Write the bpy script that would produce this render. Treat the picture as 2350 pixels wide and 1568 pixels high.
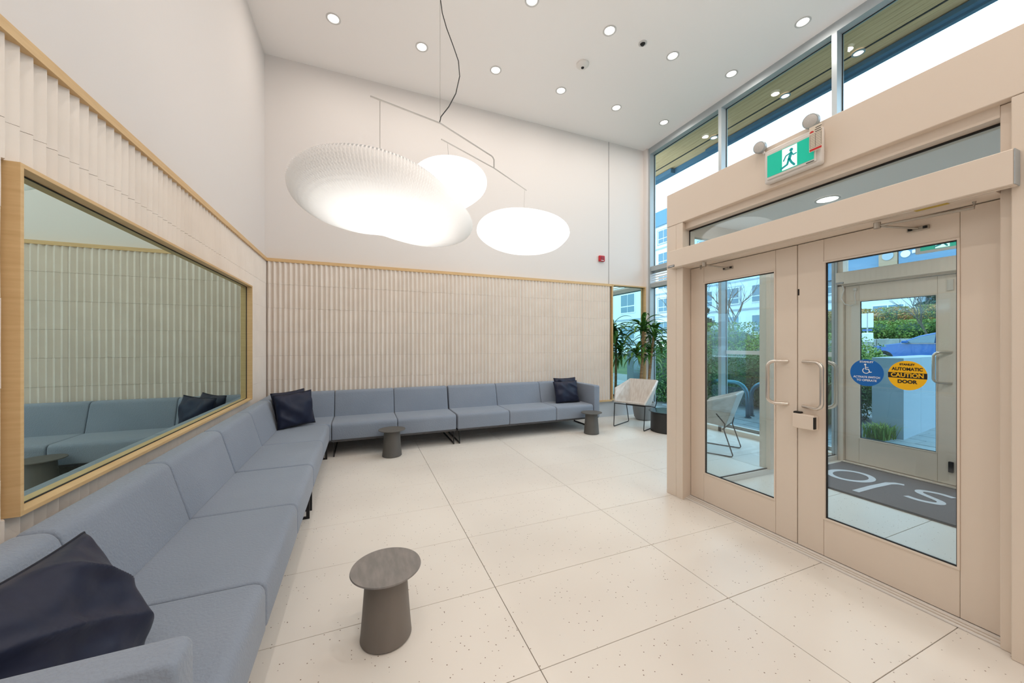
import bpy, bmesh, math, random
import numpy as np
from mathutils import Vector, Matrix, noise
random.seed(7); rng = np.random.default_rng(7)
PI = math.pi
for o in list(bpy.data.objects): bpy.data.objects.remove(o)
COL = bpy.context.scene.collection

# ---------------------------------------------------------------- camera, sky, light, exposure
FP, CX, CY, EYE = 835.0, 1175.0, 790.0, 1.45
YAW = math.atan((1175 - 830) / FP)
cam = bpy.data.cameras.new('camera'); cam_o = bpy.data.objects.new('camera', cam); COL.objects.link(cam_o)
cam.sensor_width = 36; cam.lens = FP / 2350 * 36; cam.shift_y = 6 / 2350; cam.clip_start = .05; cam.clip_end = 400
cam_o.location = (0, 0, EYE); cam_o.rotation_euler = (PI / 2, 0, -YAW)
bpy.context.scene.camera = cam_o

world = bpy.data.worlds.new('world'); bpy.context.scene.world = world; world.use_nodes = True
bg = world.node_tree.nodes['Background']
bg.inputs[0].default_value = (.70, .87, 1.0, 1); bg.inputs[1].default_value = 3.0

def area(name, loc, size, power, color, rot=(0, 0, 0), shape='DISK', spread=PI):
    l = bpy.data.lights.new(name, 'AREA'); l.shape = shape; l.size = size; l.energy = power; l.color = color; l.spread = spread
    o = bpy.data.objects.new(name, l); COL.objects.link(o); o.location = loc; o.rotation_euler = rot
    return o
WARM = (1.0, .92, .84)
DOWN = [(-.325, 5.03), (.757, 5.05), (1.83, 5.06), (2.94, 5.07), (4.03, 5.075), (5.1, 5.08), (1.853, 3.87), (2.958, 3.86), (4.037, 3.86), (5.117, 3.78), (5.124, 2.83)]
for x, y in DOWN: area('downlight_and_fill', (x, y, 5.46), .10, 5, WARM)
for x in (-.3, 1.3, 2.9, 4.5):                                   # unseen lamps without fixtures, added to light the room
    for y in (1.2, -.6, -2.2): area('downlight_and_fill', (x, y, 5.46), .10, 9, WARM)
area('vestibule_beam', (3.59, 1.80, 2.63), .10, 5, WARM)
area('vestibule_beam', (4.6, 1.2, 2.63), .10, 5, WARM)
vs = bpy.context.scene.view_settings
vs.view_transform = 'Standard'; vs.look = 'None'; vs.gamma = 1; vs.use_curve_mapping = False; vs.exposure = 0.52

# ---------------------------------------------------------------- helpers
Fv = Vector((math.sin(YAW), math.cos(YAW), 0)); Rv = Vector((math.cos(YAW), -math.sin(YAW), 0))
def ray(u, v): return Fv + Rv * ((u - CX) / FP) + Vector((0, 0, (CY - v) / FP))
def atX(u, v, x): q = ray(u, v); return Vector((0, 0, EYE)) + q * (x / q.x)
def atY(u, v, y): q = ray(u, v); return Vector((0, 0, EYE)) + q * (y / q.y)
def atZ(u, v, z): q = ray(u, v); return Vector((0, 0, EYE)) + q * ((z - EYE) / q.z)

class MB:
    """collects shapes; build() links them as one mesh object"""
    def __init__(s): s.v = []; s.f = []
    def add(s, v, f):
        n = len(s.v); s.v += [tuple(p) for p in v]; s.f += [tuple(i + n for i in q) for q in f]; return s
    def box(s, x0, x1, y0, y1, z0, z1):
        return s.add([(x0, y0, z0), (x1, y0, z0), (x1, y1, z0), (x0, y1, z0), (x0, y0, z1), (x1, y0, z1), (x1, y1, z1), (x0, y1, z1)],
                     [(0, 3, 2, 1), (4, 5, 6, 7), (0, 1, 5, 4), (1, 2, 6, 5), (2, 3, 7, 6), (3, 0, 4, 7)])
    def rbox(s, x0, x1, y0, y1, z0, z1, r=.01, seg=2):
        bm = bmesh.new(); bmesh.ops.create_cube(bm, size=1)
        for v in bm.verts: v.co = Vector(((x0 + x1) / 2 + v.co.x * (x1 - x0), (y0 + y1) / 2 + v.co.y * (y1 - y0), (z0 + z1) / 2 + v.co.z * (z1 - z0)))
        bmesh.ops.bevel(bm, geom=bm.edges[:], offset=r, segments=seg, affect='EDGES', profile=.5)
        bm.verts.index_update(); s.add([v.co[:] for v in bm.verts], [[v.index for v in f.verts] for f in bm.faces]); bm.free(); return s
    def tube(s, pts, r, n=8, cap=True):
        pts = [Vector(p) for p in pts]; rs = r if isinstance(r, (list, tuple)) else [r] * len(pts); V = []; Fc = []; prev = None
        for i, p in enumerate(pts):
            t = (pts[min(i + 1, len(pts) - 1)] - pts[max(i - 1, 0)]).normalized()
            if prev is None: a = Vector((0, 0, 1)) if abs(t.z) < .9 else Vector((1, 0, 0)); prev = t.cross(a).normalized()
            u = (prev - t * prev.dot(t)).normalized(); w = t.cross(u); prev = u
            V += [p + (u * math.cos(2 * PI * k / n) + w * math.sin(2 * PI * k / n)) * rs[i] for k in range(n)]
        for i in range(len(pts) - 1):
            for k in range(n): Fc.append((i * n + k, i * n + (k + 1) % n, (i + 1) * n + (k + 1) % n, (i + 1) * n + k))
        if cap: Fc.append(tuple(range(n))[::-1]); Fc.append(tuple(range((len(pts) - 1) * n, len(pts) * n)))
        return s.add(V, Fc)
    def lathe(s, prof, cx=0, cy=0, n=48, cap=True):
        V = [(cx + r * math.cos(2 * PI * k / n), cy + r * math.sin(2 * PI * k / n), z) for r, z in prof for k in range(n)]
        Fc = [(i * n + k, i * n + (k + 1) % n, (i + 1) * n + (k + 1) % n, (i + 1) * n + k) for i in range(len(prof) - 1) for k in range(n)]
        if cap: Fc.append(tuple(range(n))[::-1]); Fc.append(tuple(range((len(prof) - 1) * n, len(prof) * n)))
        return s.add(V, Fc)
    def poly(s, pts): return s.add(pts, [tuple(range(len(pts)))])
    def prism(s, pts, d):                                           # extrude a polygon by vector d
        n = len(pts); d = Vector(d); a = [Vector(p) for p in pts]
        return s.add(a + [p + d for p in a], [tuple(range(n))[::-1], tuple(range(n, 2 * n))] + [(i, (i + 1) % n, n + (i + 1) % n, n + i) for i in range(n)])
    def mesh(s, name, m, off=(0, 0, 0), smooth=False):
        me = bpy.data.meshes.new(name); o = Vector(off)
        me.from_pydata([tuple(Vector(p) - o) for p in s.v], [], s.f); me.validate()
        bm = bmesh.new(); bm.from_mesh(me); bmesh.ops.recalc_face_normals(bm, faces=bm.faces[:]); bm.to_mesh(me); bm.free()
        if m: me.materials.append(m)
        if smooth:
            me.polygons.foreach_set('use_smooth', [True] * len(me.polygons))
            if smooth != 'all': me.set_sharp_from_angle(angle=math.radians(40))
        return me
    def build(s, name, m, parent=None, off=None, smooth=False, **kw):
        if off is None: off = parent.get('_off', (0, 0, 0)) if parent else (0, 0, 0)
        return link(name, s.mesh(name, m, off, smooth), parent, **kw)
def link(name, me, parent=None, loc=(0, 0, 0), kind=None, label=None, cat=None, group=None):
    o = bpy.data.objects.new(name, me); COL.objects.link(o); o.parent = parent; o.location = loc
    if kind: o['kind'] = kind
    if label: o['label'] = label
    if cat: o['category'] = cat
    if group: o['group'] = group
    return o
OFFS = {}
def thing(name, label=None, cat=None, loc=(0, 0, 0), rz=0, group=None, kind=None, world_built=True):
    """an Empty at the thing's base; parts given in world coordinates are shifted by build()"""
    o = link(name, None, None, loc, kind, label, cat, group); o.rotation_euler = (0, 0, rz); o.empty_display_size = .1
    OFFS[o.name] = Vector(loc) if world_built else Vector((0, 0, 0))
    return o
def part(mb, name, m, parent, smooth=False, **kw):
    r = parent
    while r.parent: r = r.parent
    return link(name, mb.mesh(name, m, OFFS.get(r.name, (0, 0, 0)), smooth), parent, **kw)
def copy_tree(o, parent=None):
    c = o.copy(); COL.objects.link(c); c.parent = parent
    if o.name in OFFS: OFFS[c.name] = OFFS[o.name]
    for ch in o.children: copy_tree(ch, c)
    return c

# ---------------------------------------------------------------- materials
def mat(name, col, rough=.5, metal=0, spec=.5, bump=None, var=None, emit=None, coat=0, sheen=0):
    m = bpy.data.materials.new(name); m.use_nodes = True; nt = m.node_tree; b = nt.nodes['Principled BSDF']
    b.inputs['Base Color'].default_value = (*col, 1); b.inputs['Roughness'].default_value = rough
    b.inputs['Metallic'].default_value = metal; b.inputs['Specular IOR Level'].default_value = spec
    b.inputs['Coat Weight'].default_value = coat; b.inputs['Sheen Weight'].default_value = sheen
    tc = nt.nodes.new('ShaderNodeTexCoord')
    if var:                                                         # (scale, other colour, stretch, lo, hi)
        mp = nt.nodes.new('ShaderNodeMapping'); mp.inputs['Scale'].default_value = var[2]; nt.links.new(tc.outputs['Object'], mp.inputs[0])
        n = nt.nodes.new('ShaderNodeTexNoise'); n.inputs['Scale'].default_value = var[0]; n.inputs['Detail'].default_value = 4; nt.links.new(mp.outputs[0], n.inputs[0])
        r = nt.nodes.new('ShaderNodeValToRGB'); r.color_ramp.elements[0].position = var[3]; r.color_ramp.elements[1].position = var[4]
        r.color_ramp.elements[0].color = (*col, 1); r.color_ramp.elements[1].color = (*var[1], 1)
        nt.links.new(n.outputs[0], r.inputs[0]); nt.links.new(r.outputs[0], b.inputs['Base Color'])
    if bump:                                                        # (scale, strength, distance)
        n = nt.nodes.new('ShaderNodeTexNoise'); n.inputs['Scale'].default_value = bump[0]; n.inputs['Detail'].default_value = 2; nt.links.new(tc.outputs['Object'], n.inputs[0])
        bp = nt.nodes.new('ShaderNodeBump'); bp.inputs['Strength'].default_value = bump[1]; bp.inputs['Distance'].default_value = bump[2]
        nt.links.new(n.outputs[0], bp.inputs['Height']); nt.links.new(bp.outputs[0], b.inputs['Normal'])
    if emit: b.inputs['Emission Color'].default_value = (*emit[0], 1); b.inputs['Emission Strength'].default_value = emit[1]
    return m
def glass(name, tint, refl=1.0):
    m = bpy.data.materials.new(name); m.use_nodes = True; nt = m.node_tree; nt.nodes.clear()
    out = nt.nodes.new('ShaderNodeOutputMaterial'); mx = nt.nodes.new('ShaderNodeMixShader'); t = nt.nodes.new('ShaderNodeBsdfTransparent'); g = nt.nodes.new('ShaderNodeBsdfGlossy')
    t.inputs[0].default_value = (*tint, 1); g.inputs['Roughness'].default_value = 0.0; g.inputs[0].default_value = (refl, refl, refl, 1)
    fr = nt.nodes.new('ShaderNodeFresnel'); ge = nt.nodes.new('ShaderNodeNewGeometry'); mr = nt.nodes.new('ShaderNodeMapRange')   # same reflectance on both faces of a thin pane
    mr.inputs['To Min'].default_value = 1.5; mr.inputs['To Max'].default_value = 1 / 1.5
    nt.links.new(ge.outputs['Backfacing'], mr.inputs[0]); nt.links.new(mr.outputs[0], fr.inputs[0])
    nt.links.new(fr.outputs[0], mx.inputs[0]); nt.links.new(t.outputs[0], mx.inputs[1]); nt.links.new(g.outputs[0], mx.inputs[2]); nt.links.new(mx.outputs[0], out.inputs[0])
    return m
M = {}
M['paint'] = mat('white_paint', (.765, .715, .685), .75, bump=(60, .03, .002))
M['ceil'] = mat('ceiling_paint', (.93, .89, .865), .8)
M['base'] = mat('grey_base', (.60, .61, .63), .6, bump=(30, .05, .003))
M['oak'] = mat('oak', (.74, .50, .25), .45, var=(6, (.64, .41, .19), (1, 1, 12), .3, .75), bump=(80, .05, .001))
M['oak_h'] = mat('oak_h', (.74, .50, .25), .45, var=(6, (.64, .41, .19), (1, 1, 60), .3, .75), bump=(80, .05, .001))
M['clay'] = mat('glazed_clay', (.86, .77, .69), .45, var=(3, (.81, .72, .64), (1, 1, 1), .35, .7), bump=(14, .12, .006))
M['grout'] = mat('grout', (.42, .38, .34), .9)
M['alu'] = mat('champagne_aluminium', (.82, .705, .60), .48, metal=.05, bump=(150, .02, .001))
M['alu_grey'] = mat('window_aluminium', (.42, .46, .48), .4, metal=.3)
M['steel'] = mat('brushed_steel', (.72, .66, .60), .28, metal=1.0)
M['armm'] = mat('closer_metal', (.40, .36, .31), .35, metal=.8)
M['gasket'] = mat('black_gasket', (.01, .01, .011), .6)
M['gap'] = mat('dark_gap', (.02, .02, .02), .9)
M['fabric'] = mat('blue_grey_fabric', (.238, .278, .345), .9, spec=.2, bump=(95, .55, .006), sheen=.2, var=(2, (.265, .303, .37), (1, 1, 1), .3, .7))
M['navy'] = mat('navy_velvet', (.006, .010, .034), .55, spec=.4, sheen=.06, bump=(16, .25, .01))
M['navy2'] = mat('navy_piping', (.008, .010, .02), .8)
M['black'] = mat('black_metal', (.018, .018, .02), .4, metal=.4)
M['rail'] = mat('dark_rail', (.07, .07, .075), .5)
M['table'] = mat('taupe_table', (.165, .142, .122), .5, var=(7, (.195, .168, .147), (1, 1, .3), .3, .7), bump=(40, .08, .002))
M['table_top'] = mat('taupe_table_top', (.20, .187, .178), .45, var=(9, (.27, .24, .225), (4, 1, 1), .4, .7), bump=(25, .2, .002))
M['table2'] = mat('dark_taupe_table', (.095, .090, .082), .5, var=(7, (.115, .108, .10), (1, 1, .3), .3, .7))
M['tblack'] = mat('charcoal_table', (.025, .024, .023), .45)
M['ttop_b'] = mat('charcoal_top_blue_reflection', (.03, .05, .06), .25)  # blue reflection on the top put into its base colour
M['rodg'] = mat('rod_grey', (.42, .39, .36), .4)
M['lamp'] = mat('lamp_disc', (.9, .9, .9), .5, emit=((1, .96, .9), 3.0))
M['plastic'] = mat('white_plastic', (.78, .74, .70), .4)
M['ring'] = mat('lamp_trim', (.62, .60, .58), .4)
M['red'] = mat('alarm_red', (.55, .01, .02), .4)
M['green'] = mat('exit_green', (.0, .42, .28), .4, emit=((.0, .48, .33), .3))
M['exitw'] = mat('exit_white', (.8, .95, .92), .4, emit=((.75, 1, .95), .5))
M['glint'] = mat('glint_yellow', (.55, .38, .05), .5)  # colour of the glint painted under the door opener
M['stw'] = mat('sticker_white', (.85, .87, .9), .5)
M['stb'] = mat('sticker_blue', (.0, .13, .48), .5)
M['sty'] = mat('sticker_yellow', (.95, .52, .0), .5)
M['stk'] = mat('sticker_black', (.01, .01, .01), .5)
M['tagc'] = mat('tag_card', (.82, .72, .60), .6)
M['tagr'] = mat('tag_red', (.6, .02, .02), .6)
M['chairfelt'] = mat('bleached_shell', (.70, .66, .62), .6, var=(9, (.56, .49, .44), (5, 1, 1), .4, .75), bump=(50, .1, .002))
M['pot'] = mat('concrete_pot', (.28, .28, .28), .85, bump=(40, .2, .003))
M['soil'] = mat('potting_soil', (.04, .028, .02), .95, bump=(60, .5, .01))
M['bark'] = mat('dracaena_bark', (.36, .24, .12), .8, var=(5, (.22, .14, .07), (1, 1, 9), .35, .65), bump=(40, .4, .004))
M['leaf'] = mat('dracaena_leaf', (.035, .15, .03), .38, var=(2.5, (.14, .26, .03), (1, 1, 1), .4, .75))
M['mat'] = mat('door_mat', (.145, .12, .12), .95, bump=(160, .8, .004))
M['matw'] = mat('mat_lettering', (.62, .60, .62), .9, bump=(160, .8, .003))
M['glass'] = glass('clear_glass', (.90, .96, .98))
M['glass_out'] = glass('facade_glass', (.86, .93, .95), .35)
mm = bpy.data.materials.new('mirror'); mm.use_nodes = True; nt = mm.node_tree; nt.nodes.clear()
g_ = nt.nodes.new('ShaderNodeBsdfGlossy'); g_.inputs[0].default_value = (.66, .80, .76, 1); g_.inputs['Roughness'].default_value = 0
nt.links.new(g_.outputs[0], nt.nodes.new('ShaderNodeOutputMaterial').inputs[0]); M['mirror'] = mm
# terrazzo
tz = mat('terrazzo', (.80, .75, .69), .38, spec=.4); nt = tz.node_tree; b = nt.nodes['Principled BSDF']
geo = nt.nodes.new('ShaderNodeNewGeometry')
vo = nt.nodes.new('ShaderNodeTexVoronoi'); vo.inputs['Scale'].default_value = 70; nt.links.new(geo.outputs['Position'], vo.inputs[0])
sp = nt.nodes.new('ShaderNodeMath'); sp.operation = 'LESS_THAN'; sp.inputs[1].default_value = .20; nt.links.new(vo.outputs['Distance'], sp.inputs[0])
sx = nt.nodes.new('ShaderNodeSeparateColor'); nt.links.new(vo.outputs['Color'], sx.inputs[0])
th_ = nt.nodes.new('ShaderNodeMath'); th_.operation = 'GREATER_THAN'; th_.inputs[1].default_value = .90; nt.links.new(sx.outputs[0], th_.inputs[0])
ml = nt.nodes.new('ShaderNodeMath'); ml.operation = 'MULTIPLY'; nt.links.new(sp.outputs[0], ml.inputs[0]); nt.links.new(th_.outputs[0], ml.inputs[1])
nz = nt.nodes.new('ShaderNodeTexNoise'); nz.inputs['Scale'].default_value = 1.3; nt.links.new(geo.outputs['Position'], nz.inputs[0])
cr = nt.nodes.new('ShaderNodeValToRGB'); cr.color_ramp.elements[0].position = .35; cr.color_ramp.elements[1].position = .65
cr.color_ramp.elements[0].color = (.82, .765, .70, 1); cr.color_ramp.elements[1].color = (.79, .73, .665, 1); nt.links.new(nz.outputs[0], cr.inputs[0])
mx = nt.nodes.new('ShaderNodeMix'); mx.data_type = 'RGBA'; mx.inputs['B'].default_value = (.20, .13, .09, 1)
nt.links.new(ml.outputs[0], mx.inputs['Factor']); nt.links.new(cr.outputs[0], mx.inputs['A']); nt.links.new(mx.outputs['Result'], b.inputs['Base Color'])
M['terrazzo'] = tz

# ================================================================ STRUCTURE
XL, XR, YB, YF, ZC = -1.25, 5.50, 6.0, -3.0, 5.5
# floor with its big terrazzo slabs
M['joint'] = mat('floor_joint', (.16, .13, .11), .9)
fl = thing('floor', kind='structure', loc=(0, 0, 0))
part(MB().box(-1.4, 5.66, YF, 6.15, -.12, -.008), 'floor_bed', M['joint'], fl)
cache = {}
xs = [-1.25, -.462] + [.736 + 1.199 * i for i in range(4)] + [5.65]
ys = [YF] + [1.448 + .5985 * i for i in range(-7, 8)] + [6.0]
for i in range(len(xs) - 1):
    for j in range(len(ys) - 1):
        w, d = round(xs[i + 1] - xs[i], 3), round(ys[j + 1] - ys[j], 3)
        if w < .05 or d < .05: continue
        if (w, d) not in cache: cache[(w, d)] = MB().rbox(.0018, w - .0018, .0018, d - .0018, -.03, 0, .0012, 1).mesh('floor_tile', M['terrazzo'])
        link('floor_tile', cache[(w, d)], fl, (xs[i], ys[j], rng.uniform(-.0004, .0)))
# ceiling
ce = MB().box(-1.4, 5.66, YF - .1, 6.15, ZC, ZC + .15).build('ceiling', M['ceil'], kind='structure')

# corrugated clay tiles
PER = .0643
def clay_mesh(w, h, seed):
    r = random.Random(seed); n = max(1, round(w / PER)); V = []; cols = []
    g = .0009
    for k in range(n + 1):
        x = k * w / n
        cols.append((x, 0)) if k in (0, n) else cols.append((x + r.uniform(-.0015, .0015), r.uniform(0, .0015)))
        if k < n:
            xm = x + w / n * .5 + r.uniform(-.002, .002)
            cols += [(xm - w / n * .02, .0280 + r.uniform(-.001, .001)), (xm + w / n * .02, .0282 + r.uniform(-.001, .001))]
    mb = MB(); zs = [g, h * .5, h - g]; m_ = len(cols)
    for a, z in enumerate(zs):
        for (x, d) in cols: V.append((min(max(x, g), w - g), -(d + (r.uniform(-.0012, .0012) if a == 1 else 0)), z))
    for x in (g, w - g):
        for z in (zs[0], zs[-1]): V.append((x, .012, z))
    Fc = [(a * m_ + k, a * m_ + k + 1, (a + 1) * m_ + k + 1, (a + 1) * m_ + k) for a in range(2) for k in range(m_ - 1)]
    Fc += [tuple(range(m_)) + (3 * m_ + 2, 3 * m_), tuple(range(2 * m_, 3 * m_)) + (3 * m_ + 3, 3 * m_ + 1)]
    mb.add(V, Fc); return mb.mesh('wall_tile', M['clay'])
ROWS = [.345, .62, .953, 1.287, 1.62, 1.953, 2.287, 2.60]
def clad(parent, length, place, hole=None):
    n = round(length / (PER * 10)); w = length / n
    for i in range(n):
        for j in range(len(ROWS) - 1):
            rects = [(i * w, (i + 1) * w, ROWS[j], ROWS[j + 1])]
            if hole:
                a0, a1, c0, c1 = hole; out = []
                for (x0, x1, z0, z1) in rects:
                    if x1 <= a0 or x0 >= a1 or z1 <= c0 or z0 >= c1: out.append((x0, x1, z0, z1)); continue
                    if z0 < c0: out.append((x0, x1, z0, c0)); z0 = c0
                    if z1 > c1: out.append((x0, x1, c1, z1)); z1 = c1
                    if x0 < a0: out.append((x0, a0, z0, z1))
                    if x1 > a1: out.append((a1, x1, z0, z1))
                rects = out
            for (x0, x1, z0, z1) in rects:
                if x1 - x0 < .03 or z1 - z0 < .02: continue
                key = (round(x1 - x0, 3), round(z1 - z0, 3), (i * 3 + j) % 5)
                if key not in cache: cache[key] = clay_mesh(x1 - x0, z1 - z0, hash(key) % 1000)
                o = link('wall_tile', cache[key], parent); place(o, x0, z0)
# left wall
wl = thing('wall_left', kind='structure', loc=(XL, 0, 0))
part(MB().box(XL - .15, XL, YF, 6.15, .345, ZC), 'plaster', M['paint'], wl)
part(MB().box(XL - .15, XL + .004, YF, 6.0, -.01, .345), 'wall_base', M['base'], wl)
part(MB().box(XL, XL + .002, YF, 5.98, .345, 2.60), 'grout_bed', M['grout'], wl)
L0, L1 = -.45, 5.965
def place_l(o, x, z): o.location = (.012, L1 - x, z); o.rotation_euler = (0, 0, PI / 2 + PI)
# tiles run from the far corner towards the camera; local +x maps to -Y, local -y to +X
def place_l(o, x, z): o.location = (.004, L1 - x, z); o.rotation_euler = (0, 0, -PI / 2); o.scale = (1, -1, 1)
clad(wl, L1 - L0, place_l, hole=(L1 - 5.125, L1 - 1.97, .80, 2.135))
# back wall (upper plaster, cladding, grey base)
wb = thing('wall_back', kind='structure', loc=(0, YB, 0))
part(MB().box(-1.4, 5.66, YB, YB + .15, .33, ZC), 'plaster', M['paint'], wb)
part(MB().box(-1.25, 5.65, YB - .004, YB + .1, -.01, .33), 'wall_base', M['base'], wb)
part(MB().box(-1.22, 4.58, YB - .045, YB - .0005, .345, 2.60), 'grout_bed', M['grout'], wb)
part(MB().box(4.574, 4.580, YB - .003, YB + .01, 2.65, ZC), 'control_joint', M['gap'], wb)
def place_b(o, x, z): o.location = (x - 1.222, -.046, z)
clad(wb, 5.79, place_b)
# rear wall behind the camera
MB().box(-1.4, 5.66, YF - .15, YF, -.01, ZC).build('wall_front', M['paint'], kind='structure')
# oak trims
MB().box(XL, -1.205, L0 - .05, 5.945, 2.598, 2.643).build('trim_1', M['oak'], kind='structure')
MB().box(-1.25, 4.645, 5.925, 6.0, 2.598, 2.643).build('trim_2', M['oak'], kind='structure')
MB().box(-1.22, 4.60, 5.92, 6.0, .315, .345).build('trim_3', M['oak'], kind='structure')
MB().box(5.455, 5.50, 5.90, 6.0, 0, ZC).build('trim_4', M['paint'], kind='structure')

# curtain wall on the right
MULL = [5.88, 4.27, 2.685, 1.10, -.49, -2.08]
wr = thing('wall_right', kind='structure', loc=(XR, 0, 0))
for k, y in enumerate(MULL):
    for (z0, z1) in ([(0, 5.37)] if y > 2.6 else [(2.9, 5.37)]):
        part(MB().box(XR, XR + .15, y - .028, y + .028, z0, z1), 'mullion', M['alu_grey'], wr)
part(MB().box(XR, XR + .15, YF, 6.0, 5.37, ZC), 'head_rail', M['alu_grey'], wr)
part(MB().box(XR, XR + .15, 2.7, 6.0, 0, .07), 'sill_rail', M['alu'], wr)
part(MB().box(XR + .15, XR + .2, 2.7, 6.0, .0, .11), 'sill_cap', M['plastic'], wr)
part(MB().box(XR + .02, XR + .15, 2.7, 6.0, 2.955, 3.05), 'transom_rail', M['alu_grey'], wr)
part(MB().box(XR + .02, XR + .15, 2.7, 6.0, 2.615, 2.70), 'transom_rail', M['alu_grey'], wr)
part(MB().box(XR + .11, XR + .16, 2.712, 4.24, 1.285, 1.345), 'mid_rail', M['plastic'], wr)
for k in range(5):
    part(MB().add([(XR + .09, 4.30, 2.71 + k * .05), (XR + .13, 4.30, 2.75 + k * .05), (XR + .13, 5.85, 2.75 + k * .05), (XR + .09, 5.85, 2.71 + k * .05)], [(0, 1, 2, 3)]), 'louvre', M['plastic'], wr)
for k in range(5):
    part(MB().add([(XR + .09, 2.72, 2.71 + k * .05), (XR + .13, 2.72, 2.75 + k * .05), (XR + .13, 4.24, 2.75 + k * .05), (XR + .09, 4.24, 2.71 + k * .05)], [(0, 1, 2, 3)]), 'louvre', M['plastic'], wr)
part(MB().box(XR + .02, XR + .15, -.62, .6, 0, 2.9), 'infill_wall', M['paint'], wr)
gx = XR + .12
def pane(n, y0, y1, zr):
    w_ = thing('window_%d' % n, kind='structure', loc=(gx, y0, zr[0][0]))
    for (z0, z1) in zr:
        part(MB().box(gx, gx + .008, y0, y1, z0, z1), 'pane', M['glass_out'], w_)
        g = MB(); t = .008
        g.box(gx - .01, gx, y0, y1, z0, z0 + t).box(gx - .01, gx, y0, y1, z1 - t, z1).box(gx - .01, gx, y0, y0 + t, z0, z1).box(gx - .01, gx, y1 - t, y1, z0, z1)
        part(g, 'gasket', M['gasket'], w_)
pane(1, 4.30, 5.852, [(.07, 2.615), (3.05, 5.37)])
pane(2, 2.713, 4.242, [(.07, 2.615), (3.05, 5.37)])
pane(3, 1.128, 2.657, [(2.9, 5.37)])
pane(4, -.462, 1.072, [(2.9, 5.37)])
pane(5, -2.05, -.52, [(.07, 5.37)])
pane(6, -2.98, -2.11, [(.07, 5.37)])

# vestibule
VX, VY = 2.76, 2.714
wv = thing('wall_vestibule', kind='structure', loc=(VX, VY, 0))
P = lambda mb, n, m='alu', **k: part(mb, n, M[m], wv, **k)
P(MB().rbox(VX, 2.96, 2.60, VY, 0, 2.585, .003, 1), 'corner_post')
P(MB().prism([(VX + .002, 2.524, 0), (2.897, 2.5585, 0), (2.955, 2.5585, 0), (2.955, 2.598, 0), (VX + .002, 2.598, 0)], (0, 0, 2.585)), 'jamb')
P(MB().rbox(VX + .05, 2.955, .672, .714, 0, 2.585, .003, 1), 'jamb')
P(MB().rbox(VX, 2.955, -.6, .670, 0, 2.585, .003, 1), 'side_panel')
P(MB().rbox(VX, 2.90, -.6, VY, 2.588, 2.90, .003, 1), 'fascia')
P(MB().box(VX + .05, 2.955, .714, 2.56, 2.53, 2.588), 'transom_head')
P(MB().box(VX, 2.955, .714, 2.56, 2.168, 2.334), 'door_head')
P(MB().box(2.885, 2.893, .714, 2.56, 2.334, 2.53), 'transom_pane', 'glass')
P(MB().box(2.878, 2.886, .714, 2.56, 2.518, 2.53).box(2.878, 2.886, .714, 2.56, 2.334, 2.345).box(2.878, 2.886, 2.548, 2.56, 2.334, 2.53), 'transom_gasket', 'gasket')
P(MB().box(2.90, 5.52, -.6, VY, 2.80, 2.90), 'roof', 'paint')
P(MB().box(2.96, 5.50, -.5, 2.66, 2.66, 2.70), 'soffit', 'ceil')
P(MB().box(2.96, 5.50, -.6, -.5, 0, 2.8), 'end_wall', 'paint')
P(MB().box(2.96, 5.50, 2.655, VY, 2.52, 2.80), 'side_head')
P(MB().box(2.96, 5.50, 2.655, VY, .0, .055), 'side_sill', 'plastic')
P(MB().box(4.19, 4.25, 2.635, 2.755, .055, 2.52), 'side_post')
P(MB().box(2.96, 4.19, 2.68, 2.688, .055, 2.52), 'side_pane', 'glass')
P(MB().box(4.25, 5.50, 2.68, 2.688, .055, 2.52), 'side_pane', 'glass')
P(MB().box(2.96, 4.19, 2.672, 2.68, .055, .065).box(4.25, 5.5, 2.672, 2.68, .055, .065), 'side_gasket', 'gasket')
# outer wall of the vestibule (in the line of the facade)
P(MB().box(XR + .02, XR + .14, -.6, 2.68, 2.60, 2.9), 'outer_head')
P(MB().box(XR + .02, XR + .14, .60, 2.68, 2.168, 2.34), 'outer_door_head')
P(MB().box(XR + .02, XR + .14, 2.605, 2.657, 0, 2.6), 'outer_jamb')
P(MB().box(XR + .02, XR + .14, .60, .74, 0, 2.6), 'outer_jamb')
P(MB().box(XR + .10, XR + .108, .74, 2.605, 2.34, 2.60), 'outer_transom_pane', 'glass_out')
P(MB().rbox(2.815, 2.97, .70, 2.575, 0, .010, .002, 1), 'threshold', 'plastic')
P(MB().box(2.83, 2.835, .70, 2.575, .0102, .0125).box(2.86, 2.865, .70, 2.575, .0102, .0125), 'threshold_rib', 'steel')
P(MB().rbox(XR + .0, XR + .15, .74, 2.605, 0, .012, .002, 1), 'outer_threshold', 'steel')

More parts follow.
